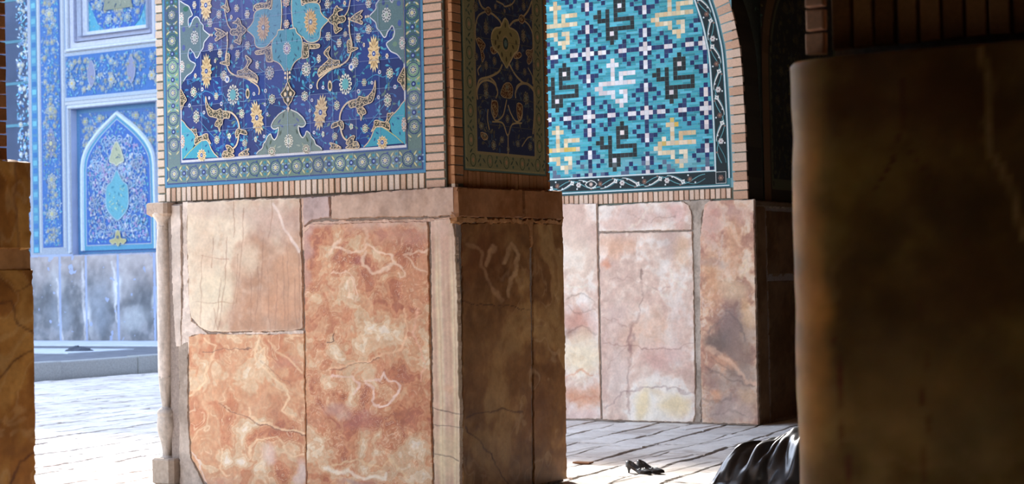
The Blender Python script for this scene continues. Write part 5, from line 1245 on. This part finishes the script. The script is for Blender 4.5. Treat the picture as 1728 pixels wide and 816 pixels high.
# stone-beaded mouldings
def mould(name, path, w, h, col, parent, d=0.):
    p = np.array(path, float); n = len(p)
    t = np.gradient(p, axis=0); t /= np.linalg.norm(t, axis=1)[:, None]; nn = np.stack([-t[:, 1], t[:, 0]], 1)
    V, Fc = [], []
    sec = [(-w / 2, 0), (-w / 2, h * .5), (-w * .25, h), (w * .25, h), (w / 2, h * .5), (w / 2, 0)]
    for i in range(n):
        for (o_, e_) in sec: q = p[i] + nn[i] * o_; V.append(FW.P(np.array(q[0]), np.array(q[1]), np.array(d + e_)))
    m_ = len(sec)
    for i in range(n - 1):
        for k in range(m_ - 1): Fc.append([i * m_ + k, i * m_ + k + 1, (i + 1) * m_ + k + 1, (i + 1) * m_ + k])
    return link(name, V, Fc, mat_mould, parent, fcols=[lin(col)] * len(Fc))
mat_mould = mat('pale_moulding', None, .75, 14, .12, .3, 20, .2)
mould('moulding', [(-36.17, 2.45), (-36.17, 6.45), (-25, 6.45)], .10, .07, (180, 186, 200), fw)
mould('moulding', [(-36.17, 13.2), (-36.17, 8.02), (-25, 8.02)], .10, .07, (180, 186, 200), fw)
# recessed niche with pointed arch: spandrel field 0.25 m back, arch panel 0.5 m back
# The far wall's front sheet must be open where the niches are: rebuild its stone face as a frame around them
N0, N1, NZ0, NZ1 = -36.10, -32.95, 2.46, 6.40          # lower niche
U0_, U1_, UZ0, UZ1 = -36.10, -32.95, 8.08, 13.2         # upper panel recess
core('wall_face', [((-37.74, FB + .003, 2.38), (N0, FB + .5, FT)), ((N1, FB + .003, 2.38), (5, FB + .5, 27)), ((N0, FB + .003, NZ1), (N1, FB + .5, UZ0)), ((-37.74, FB + .003, FT), (N1, FB + .5, 27)), ((-37.74, FB + .003, 0), (5, FB + .5, 2.38))],
     bpy.data.materials['far_plaster'], fw)
G_ = Draw(Face('b', FB + .22), 0, .004, photo=False, tint=tinter(.5, 57, .3, (140, 160, 205), 0, 0, .12)); W_ = G_
rect(G_, N0, N1, NZ0 - .1, NZ1, (92, 150, 200), 0); rect(G_, N0 + .12, N1 - .12, NZ0, NZ1 - .12, (78, 128, 206), 1)
floral(N0 + .15, N1 - .15, 4.9, NZ1 - .15, 71, 1.2, None, 3)
for (s, z) in ((-35.75, 6.05), (-35.7, 5.4), (-35.2, 6.1), (-33.3, 6.05), (-33.35, 5.4), (-33.85, 6.1), (-35.3, 5.75), (-33.75, 5.75)): G_.rosette((s, z), .11, 6, 6, (210, 212, 196), (120, 150, 200), (214, 206, 130), metres=True)
G_.gain = .6; G_.done('spandrel_tiles', M_FARTILE, fw)
mid_s = (N0 + N1) / 2
ar = curve([(-35.86, 4.75), (-35.80, 5.05), (-35.62, 5.35), (-35.30, 5.66), (-34.95, 5.92), (mid_s, 6.20)], 4)
arch = np.vstack([[(-35.88, 2.50), (-35.88, 3.6)], ar]); archf = np.vstack([arch, (arch * (-1, 1) + (2 * mid_s, 0))[::-1][1:]])
_FW = FW; FW = Face('b', FB + .22)
mould('arch_moulding', archf, .13, .10, (184, 196, 210), fw)
FW = _FW
# arch panel sits just proud of the spandrel sheet, edged in turquoise
A_ = Draw(Face('b', FB + .17), 0, .004, photo=False, tint=tinter(.5, 67, .3, (140, 160, 205), 0, 0, .12)); W_ = A_
def shrink(p, e):
    c = np.array([mid_s, 4.2]); s_ = (p - c); return c + s_ * (1 - e / np.abs(s_[:, :1]).max(), 1 - e / 1.9)
A_.raw(archf[::-1], (104, 176, 214), 0)
in_ = shrink(archf, .14); A_.raw(in_[::-1], (190, 206, 226), 2); in2 = shrink(archf, .17); A_.raw(in2[::-1], (76, 122, 206), 3)
P = [tuple(q) for q in shrink(archf, .22)[::-1]]
floral(-35.7, -33.35, 2.75, 5.9, 77, 1.5, None, 5, poly=P, flowers=False)
rnd = random.Random(8)
for k in range(130):                                        # pale coiling stems
    s, z = rnd.uniform(-35.6, mid_s), rnd.uniform(2.85, 5.6); r = rnd.uniform(.08, .2); t = np.linspace(0, 4.6, 14) + rnd.uniform(0, 6); rr = r * np.linspace(1, .3, 14)
    q = np.stack([s + rr * np.cos(t), z + rr * np.sin(t)], 1)
    if (sdf(q[:, 0], q[:, 1], P) > .03).all():
        A_.stroke(q, .020, (196, 212, 240), 7, metres=True); q[:, 0] = 2 * mid_s - q[:, 0]; A_.stroke(q, .020, (196, 212, 240), 7, metres=True)
for k in range(130):
    s, z = rnd.uniform(-35.6, mid_s), rnd.uniform(2.85, 5.6)
    if sdf(np.array([s]), np.array([z]), P)[0] > .08:
        for q in (s, 2 * mid_s - s): A_.ell((q, z), .04, .045, rnd.choice(((210, 216, 230), (150, 190, 230), (176, 160, 210))), 8, 7)
A_.shape(np.array([(mid_s, 4.65), (mid_s - .10, 4.50), (mid_s - .22, 4.34), (mid_s - .38, 4.22), (mid_s - .42, 3.9), (mid_s - .38, 3.62), (mid_s - .2, 3.42), (mid_s, 3.3), (mid_s + .2, 3.42), (mid_s + .38, 3.62), (mid_s + .42, 3.9), (mid_s + .38, 4.22), (mid_s + .22, 4.34), (mid_s + .10, 4.50)])[::1], (110, 180, 200), 10, (170, 206, 226), .03)
A_.leaves([(mid_s - .3, 3.5), (mid_s + .3, 3.5), (mid_s + .3, 4.25), (mid_s - .3, 4.25)], 40, [(150, 214, 214), (80, 160, 190), (190, 216, 190)], 12, 4, (.06, .12))
A_.shape(np.array([(mid_s, 5.42), (mid_s - .12, 5.28), (mid_s - .2, 5.1), (mid_s - .26, 4.9), (mid_s - .1, 4.84), (mid_s, 4.78), (mid_s + .1, 4.84), (mid_s + .26, 4.9), (mid_s + .2, 5.1), (mid_s + .12, 5.28)]), (196, 200, 170), 10, (220, 222, 200), .03)
A_.leaves([(mid_s - .2, 4.86), (mid_s + .2, 4.86), (mid_s, 5.36)], 24, [(110, 150, 150), (90, 120, 170)], 12, 6, (.05, .09))
A_.shape(np.array([(mid_s, 3.02), (mid_s - .08, 2.92), (mid_s - .11, 2.8), (mid_s - .30, 2.76), (mid_s - .20, 2.66), (mid_s - .08, 2.70), (mid_s, 2.60), (mid_s + .08, 2.70), (mid_s + .20, 2.66), (mid_s + .30, 2.76), (mid_s + .11, 2.8), (mid_s + .08, 2.92)]), (218, 204, 128), 10, (230, 224, 170), .03)
A_.ell((mid_s, 2.84), .05, .05, (110, 130, 150), 13, 8)
A_.gain = .6; A_.done('arch_tile_panel', M_FARTILE, fw)
# upper recessed panel
FW = _FW
for k, (e, d, c) in enumerate(((0, .02, (172, 176, 196)), (.16, .12, (158, 164, 188)), (.30, .20, (176, 182, 200)))):
    V, Fc = [], []
    s0, s1, z0, z1 = U0_ + e, U1_ - e, UZ0 + e, UZ1
    e2 = .14
    for (a, z, dd) in ((s0, z0, -d), (s1, z0, -d), (s1, z1, -d), (s0, z1, -d), (s0 + e2, z0 + e2, -d - .03), (s1 - e2, z0 + e2, -d - .03), (s1 - e2, z1, -d - .03), (s0 + e2, z1, -d - .03), (s0, z0, .0), (s1, z0, 0), (s1, z1, 0), (s0, z1, 0), (s0 + e2, z0 + e2, -d - .1), (s1 - e2, z0 + e2, -d - .1), (s1 - e2, z1, -d - .1), (s0 + e2, z1, -d - .1)):
        V.append(FW.P(np.array(a), np.array(z), np.array(float(dd))))
    Fc += [[0, 1, 5, 4], [3, 0, 4, 7], [1, 2, 6, 5], [8, 9, 1, 0], [11, 8, 0, 3], [9, 10, 2, 1], [4, 5, 13, 12], [7, 4, 12, 15], [5, 6, 14, 13]]
    link('stepped_frame', V, Fc, mat_mould, fw, fcols=[lin(c)] * len(Fc))
B_ = Draw(Face('b', FB + .30), 0, .004, photo=False, tint=tinter(.5, 87, .25, (140, 170, 210), 0, 0, .12)); W_ = B_
rect(B_, U0_, U1_, UZ0, UZ1, (96, 188, 220), 0)
B_.leaves([(U0_ + .4, UZ0 + .4), (U1_ - .4, UZ0 + .4), (U1_ - .4, 12), (U0_ + .4, 12)], 500, [(150, 214, 232), (120, 200, 224), (84, 160, 214)], 1, 9, (.08, .16))
cz_ = 10.1
hexp = np.array([(mid_s - .55, 8.52), (mid_s + .55, 8.52), (mid_s + .78, 8.72), (mid_s + 1.12, 9.35), (mid_s + 1.14, 11.2), (mid_s + .7, 12), (mid_s - .7, 12), (mid_s - 1.14, 11.2), (mid_s - 1.12, 9.35), (mid_s - .78, 8.72)])
B_.raw(hexp, (72, 120, 208), 3)
floral(mid_s - 1.1, mid_s + 1.1, 8.55, 12, 91, 1.0, None, 5, poly=[tuple(q) for q in hexp])
for (s, z) in ((.35, 8.8), (.7, 9.2), (.4, 9.5), (.8, 9.9), (.95, 9.5)):
    for g in (-1, 1): B_.rosette((mid_s + g * s, z), .13, 9, 7, (190, 208, 216), (110, 150, 200), (206, 206, 190), metres=True)
B_.raw(np.array([(mid_s - .55, 9.05), (mid_s + .55, 9.05), (mid_s + .5, 9.25), (mid_s, 10.7), (mid_s - .5, 9.25)]), (150, 156, 140), 12)
B_.leaves([(mid_s - .5, 9.08), (mid_s + .5, 9.08), (mid_s, 10.5)], 70, [(60, 90, 130), (190, 190, 160), (84, 104, 120)], 13, 10, (.06, .12))
B_.gain = .62; B_.done('upper_tile_panel', M_FARTILE, fw)
# the deeper wall further left
E_ = Draw(Face('b', FB + 3.5), -.0, .006, photo=False, tint=tinter(.6, 88, .2, (60, 80, 120), 0, 0, .2)); W_ = E_
rect(E_, -60, -37.7, 2.4, 13, (34, 84, 130), 0)
for z in np.arange(2.6, 13, 1.3): rect(E_, -46, -37.8, z, z + .09, (80, 130, 150), 2)
floral(-42, -37.8, 2.6, 12.9, 93, .8, None, 3)
E_.done('side_tile_panel', M_FARTILE, fw)

# ------------------------------------------------------------------ small things on the ground
tag(core('paper_scrap', [((-7.25, 12.46, .0), (-7.10, 12.54, .012))], mat('brown_card', (138, 100, 72), .9), None), 'thin flat brown scrap lying on the pale paving behind the shoes', 'scrap')
# pale strips of paving on the platform
pave2 = mat('pale_platform_stone', (206, 212, 218), .8, 3, .15, .5, 8, .2)
tr = core('trim_1', [((-60, 32.3, 0), (-21.9, FB - .1, .045))], pave2); tr['kind'] = 'structure'
tr = core('trim_2', [((-40, 28.5, 0), (-29.6, 30.6, .04))], pave2); tr['kind'] = 'structure'
def lump():
    rnd = random.Random(6); bm = []
    V, Fc = [], []; P0 = RUB
    n, m_ = 18, 7
    for j in range(m_):
        for k in range(n):
            t = 2 * math.pi * k / n; r = math.cos(j / (m_ - 1) * math.pi / 2) if j else 1
            q = 1 + .35 * float(fbm(np.array([math.cos(t) * 2]), np.array([math.sin(t) * 2 + j * .4]), 4, 3)[0]) * 2
            V.append(P0 + np.array([.38 * q * r * math.cos(t), .25 * q * r * math.sin(t), .11 * math.sin(j / (m_ - 1) * math.pi / 2) * (1 + .8 * float(fbm(np.array([t * 1.5]), np.array([j * .6]), 9, 3)[0]))]))
    for j in range(m_ - 1):
        for k in range(n): Fc.append([j * n + k, j * n + (k + 1) % n, (j + 1) * n + (k + 1) % n, (j + 1) * n + k])
    Fc.append([(m_ - 1) * n + k for k in range(n)])
    o = link('rubble_heap', V, Fc, M_STONE, loc=tuple(P0), fcols=[lin((84, 88, 98))] * len(Fc))
    tag(o, 'small dark heap of rubble lying on the raised courtyard platform', 'rubble')
RUB = ground(133, 593, .02); lump()

# ------------------------------------------------------------------ black court shoes on the paving
M_LEATHER = mat('black_leather', (13, 13, 15), .38, 60, .2, .15, 120, .5)
M_LINING = mat('shoe_lining', (34, 24, 22), .7, 60, .2)
M_SOLE = mat('dark_sole', (40, 26, 20), .6, 60, .2)
def shoe(loc, rz, label, roll=0.):
    """court shoe: heel at the origin side, toe along +x, one shell for the upper, sole and slim heel apart"""
    xs = np.linspace(0, .245, 22)
    def hw(x): return np.interp(x, [0, .02, .06, .11, .17, .215, .235, .245], [.016, .027, .029, .028, .041, .034, .020, .006])
    def zs(x): return np.interp(x, [0, .05, .10, .15, .19, .245], [.050, .046, .026, .006, .003, .008])
    def ht(x): return np.interp(x, [0, .02, .07, .12, .155, .17, .20, .235, .245], [.058, .052, .032, .026, .034, .040, .033, .020, .010])
    def closed(x): return np.interp(x, [.135, .160], [0, 1])
    root = thing('court_shoe', loc, label, 'shoe', 'pair of black shoes left on the paving', None, rz); root.rotation_euler = (roll, 0, rz)
    # upper
    V, Fc = [], []; m_ = 13
    for x in xs:
        w, z0, h, c = float(hw(x)), float(zs(x)), float(ht(x)), float(closed(x))
        for k in range(m_):
            u = k / (m_ - 1) * 2 - 1
            if c > .99: t = (u + 1) / 2 * math.pi; V.append((x, -w * math.cos(t), z0 + .004 + h * max(0, math.sin(t)) ** .8))
            else:
                # two walls and the insole between them
                side_ = -1 if u < 0 else 1; au = abs(u)
                if au > .35: f = (1 - au) / .65; V.append((x, side_ * w * (1 - .16 * f), z0 + .004 + h * f))
                else: f = au / .35; V.append((x, side_ * w * .80 * f, z0 + .004 + h * c * (1 - f * .2) + h * .75 * f * f))
    for i in range(len(xs) - 1):
        for k in range(m_ - 1): Fc.append([i * m_ + k, i * m_ + k + 1, (i + 1) * m_ + k + 1, (i + 1) * m_ + k])
    Fc.append([k for k in range(m_)][::-1])
    def lk(nm, V, Fc, mt, smooth=True):
        me = bpy.data.meshes.new(nm); me.from_pydata(V, [], Fc); me.materials.append(mt); me.update()
        if smooth: me.polygons.foreach_set('use_smooth', [True] * len(me.polygons))
        o = bpy.data.objects.new(nm, me); COL.objects.link(o); o.parent = root; return o
    lk('upper', V, Fc, M_LEATHER)
    V, Fc = [], []
    for x in xs:
        w, z0 = float(hw(x)) * 1.04, float(zs(x))
        V += [(x, -w, z0), (x, w, z0), (x, w, z0 + .005), (x, -w, z0 + .005)]
    for i in range(len(xs) - 1):
        for k in range(4): Fc.append([4 * i + k, 4 * i + (k + 1) % 4, 4 * i + 4 + (k + 1) % 4, 4 * i + 4 + k])
    Fc += [[3, 2, 1, 0], [4 * len(xs) - 4 + k for k in range(4)]]
    lk('sole', V, Fc, M_SOLE, False)
    V, Fc = [], []
    for (z, w, x0, x1) in ((0, .007, .012, .024), (.02, .008, .010, .026), (.038, .014, .004, .040), (.050, .022, .002, .050)):
        for k in range(10):
            t = 2 * math.pi * k / 10; V.append(((x0 + x1) / 2 + (x1 - x0) / 2 * math.cos(t), w * math.sin(t), z))
    for j in range(3):
        for k in range(10): Fc.append([j * 10 + k, j * 10 + (k + 1) % 10, j * 10 + 10 + (k + 1) % 10, j * 10 + 10 + k])
    Fc += [list(range(10))[::-1], [30 + k for k in range(10)]]
    lk('heel', V, Fc, M_LEATHER)
    return root
shoe((.845, 13.62, .0), math.radians(-46), 'left one of two black heeled shoes on the sunlit paving')
shoe((.930, 13.66, .0), math.radians(-40), 'right one of two black heeled shoes, beside the wrapped figure')

# ------------------------------------------------------------------ person kneeling, bowed to the ground, wrapped in a black chador
skin = mat('skin', (176, 128, 100), .55, 40, .05, .05)
def person():
    J = [((2.22, 12.84, .30), .14, -1), ((2.45, 12.74, .32), .13, 0), ((2.68, 12.64, .27), .13, 1), ((2.82, 12.58, .20), .06, 2), ((2.90, 12.54, .155), .075, 3), ((3.02, 12.49, .13), .07, 4),
         ((2.24, 12.95, .26), .09, 0), ((2.62, 12.88, .09), .06, 6), ((2.30, 12.98, .07), .05, 7), ((2.05, 13.02, .045), .035, 8), ((1.93, 13.03, .035), .025, 9),
         ((2.18, 12.72, .26), .09, 0), ((2.50, 12.52, .09), .06, 11), ((2.20, 12.66, .07), .05, 12), ((1.97, 12.72, .045), .035, 13), ((1.86, 12.76, .035), .025, 14),
         ((2.74, 12.80, .25), .055, 2), ((2.92, 12.86, .08), .042, 16), ((3.12, 12.72, .05), .03, 17),
         ((2.64, 12.46, .25), .055, 2), ((2.86, 12.32, .08), .042, 19), ((3.10, 12.34, .05), .03, 20)]
    V = [j[0] for j in J]; R_ = [j[1] for j in J]; E = [(i, j[2]) for i, j in enumerate(J) if j[2] >= 0]
    for w_, d_, s_ in ((18, (.9, -.42), 1), (21, (.9, -.42), -1)):                 # hands: palm, four fingers, thumb
        x, y, z = V[w_]; p = len(V); V.append((x + .05, y - .02, .035)); R_.append(.022); E.append((p, w_))
        for f in range(4):
            o_ = (f - 1.5) * .018; L_ = (.062, .075, .070, .054)[f]
            a = len(V); V.append((x + .085 - o_ * .42, y - .035 + o_ * .9, .03)); R_.append(.009); E.append((a, p))
            V.append((x + .085 + L_ * .9 - o_ * .42, y - .035 - L_ * .42 + o_ * .9, .014)); R_.append(.007); E.append((a + 1, a))
        a = len(V); V.append((x + .06, y - .02 + .04 * s_, .026)); R_.append(.010); E.append((a, p)); V.append((x + .095, y - .04 + .05 * s_, .016)); R_.append(.008); E.append((a + 1, a))
    me = bpy.data.meshes.new('person'); base = np.array([2.4, 12.75, 0])
    me.from_pydata([tuple(np.array(v) - base) for v in V], E, []); me.materials.append(skin)
    o = bpy.data.objects.new('person', me); COL.objects.link(o); o.location = tuple(base)
    md = o.modifiers.new('skin', 'SKIN')
    if not me.skin_vertices: 
        with bpy.context.temp_override(object=o, active_object=o): bpy.ops.mesh.customdata_skin_add()
    for i, r in enumerate(R_): me.skin_vertices[0].data[i].radius = (r, r)
    me.skin_vertices[0].data[0].use_root = True
    sb_ = o.modifiers.new('smooth', 'SUBSURF'); sb_.levels = 2; sb_.render_levels = 2
    tag(o, 'person kneeling and bowed low to the paving, wholly wrapped in a shiny black cloth', 'person')
    # the cloth: pulled from the back of the body down to a wide trailing hem
    spine = np.array([(1.80, 12.90, .26), (2.06, 12.86, .37), (2.35, 12.78, .46), (2.7, 12.64, .40), (2.98, 12.52, .27)])
    n, m_ = 420, 70; V, Fc = [], []
    rnd = random.Random(3)
    folds = [(rnd.uniform(0, 2 * math.pi), rnd.uniform(.05, .13), rnd.uniform(.02, .055), rnd.uniform(-.35, .35)) for _ in range(34)]
    folds += [(math.pi + .12, .10, .075, .1), (math.pi + .42, .10, .07, .25), (math.pi - .2, .09, .06, -.1), (math.pi + .75, .11, .08, .3), (math.pi + 1.1, .10, .075, .25)]
    for k in range(n):
        ph = 2 * math.pi * k / n; c, s = math.cos(ph), math.sin(ph)
        # footprint of the hem
        u_ = (c + 1) / 2; sp = np.array([np.interp(u_ ** .8, np.linspace(0, 1, 5), spine[:, j]) for j in range(3)])
        rad = np.interp(abs(((ph + math.pi) % (2 * math.pi)) - math.pi), [0, .8, 1.6, 2.3, 2.8, math.pi], [.34, .40, .42, .46, .46, .42])
        if s > 0: rad *= .9
        rad *= 1 + .05 * math.sin(ph * 9 + 1) + .04 * math.sin(ph * 17)
        hx = sp[0] + rad * c; hy = sp[1] + rad * s * .95
        if hy > 13.12 and hx < 2.2: hy = 13.12 + (hy - 13.12) * .3
        for j in range(m_ + 1):
            t = j / m_
            x = sp[0] + (hx - sp[0]) * t; y = sp[1] + (hy - sp[1]) * t
            z = sp[2] * (1 - t ** 1.75) ** .92
            dz = 0; tg = 0
            for (p0, w, a, tw) in folds:
                d = (ph + tw * (1 - t) - p0 + math.pi) % (2 * math.pi) - math.pi
                g = max(0, 1 - abs(d) / w); g = g * g * (3 - 2 * g)
                dz += a * g * math.sin(math.pi * min(1, .12 + t * .93)) ** .8 ; tg += a * .6 * g * (d / w) * t
            z += dz * .6 * min(1, .35 + t * 1.2)
            z += .010 * float(fbm(np.array([ph * 6]), np.array([t * 5]), 3, 3)[0])
            out = dz * .5 * t
            V.append((x + c * out - s * tg, y + s * out * .9 + c * tg, max(z, .006 + .006 * (j == m_ - 1))))
    m1 = m_ + 1
    for k in range(n):
        for j in range(m_): a, b = k * m1 + j, ((k + 1) % n) * m1 + j; Fc.append([a, b, b + 1, a + 1][::-1])
    Fc.append([k * m1 for k in range(n)])
    me2 = bpy.data.meshes.new('chador'); me2.from_pydata([tuple(np.array(v) - base) for v in V], [], Fc)
    me2.materials.append(M_CLOTH); me2.polygons.foreach_set('use_smooth', [True] * len(me2.polygons)); me2.update()
    q = bpy.data.objects.new('chador', me2); COL.objects.link(q); q.parent = o
    q['label'] = 'glossy black cloth falling in long folds to a trailing hem'
M_CLOTH = mat('black_satin', (10, 11, 16), .34, 300, .1, .08, 500, .8, coat=.7, sheen=.2)
person()
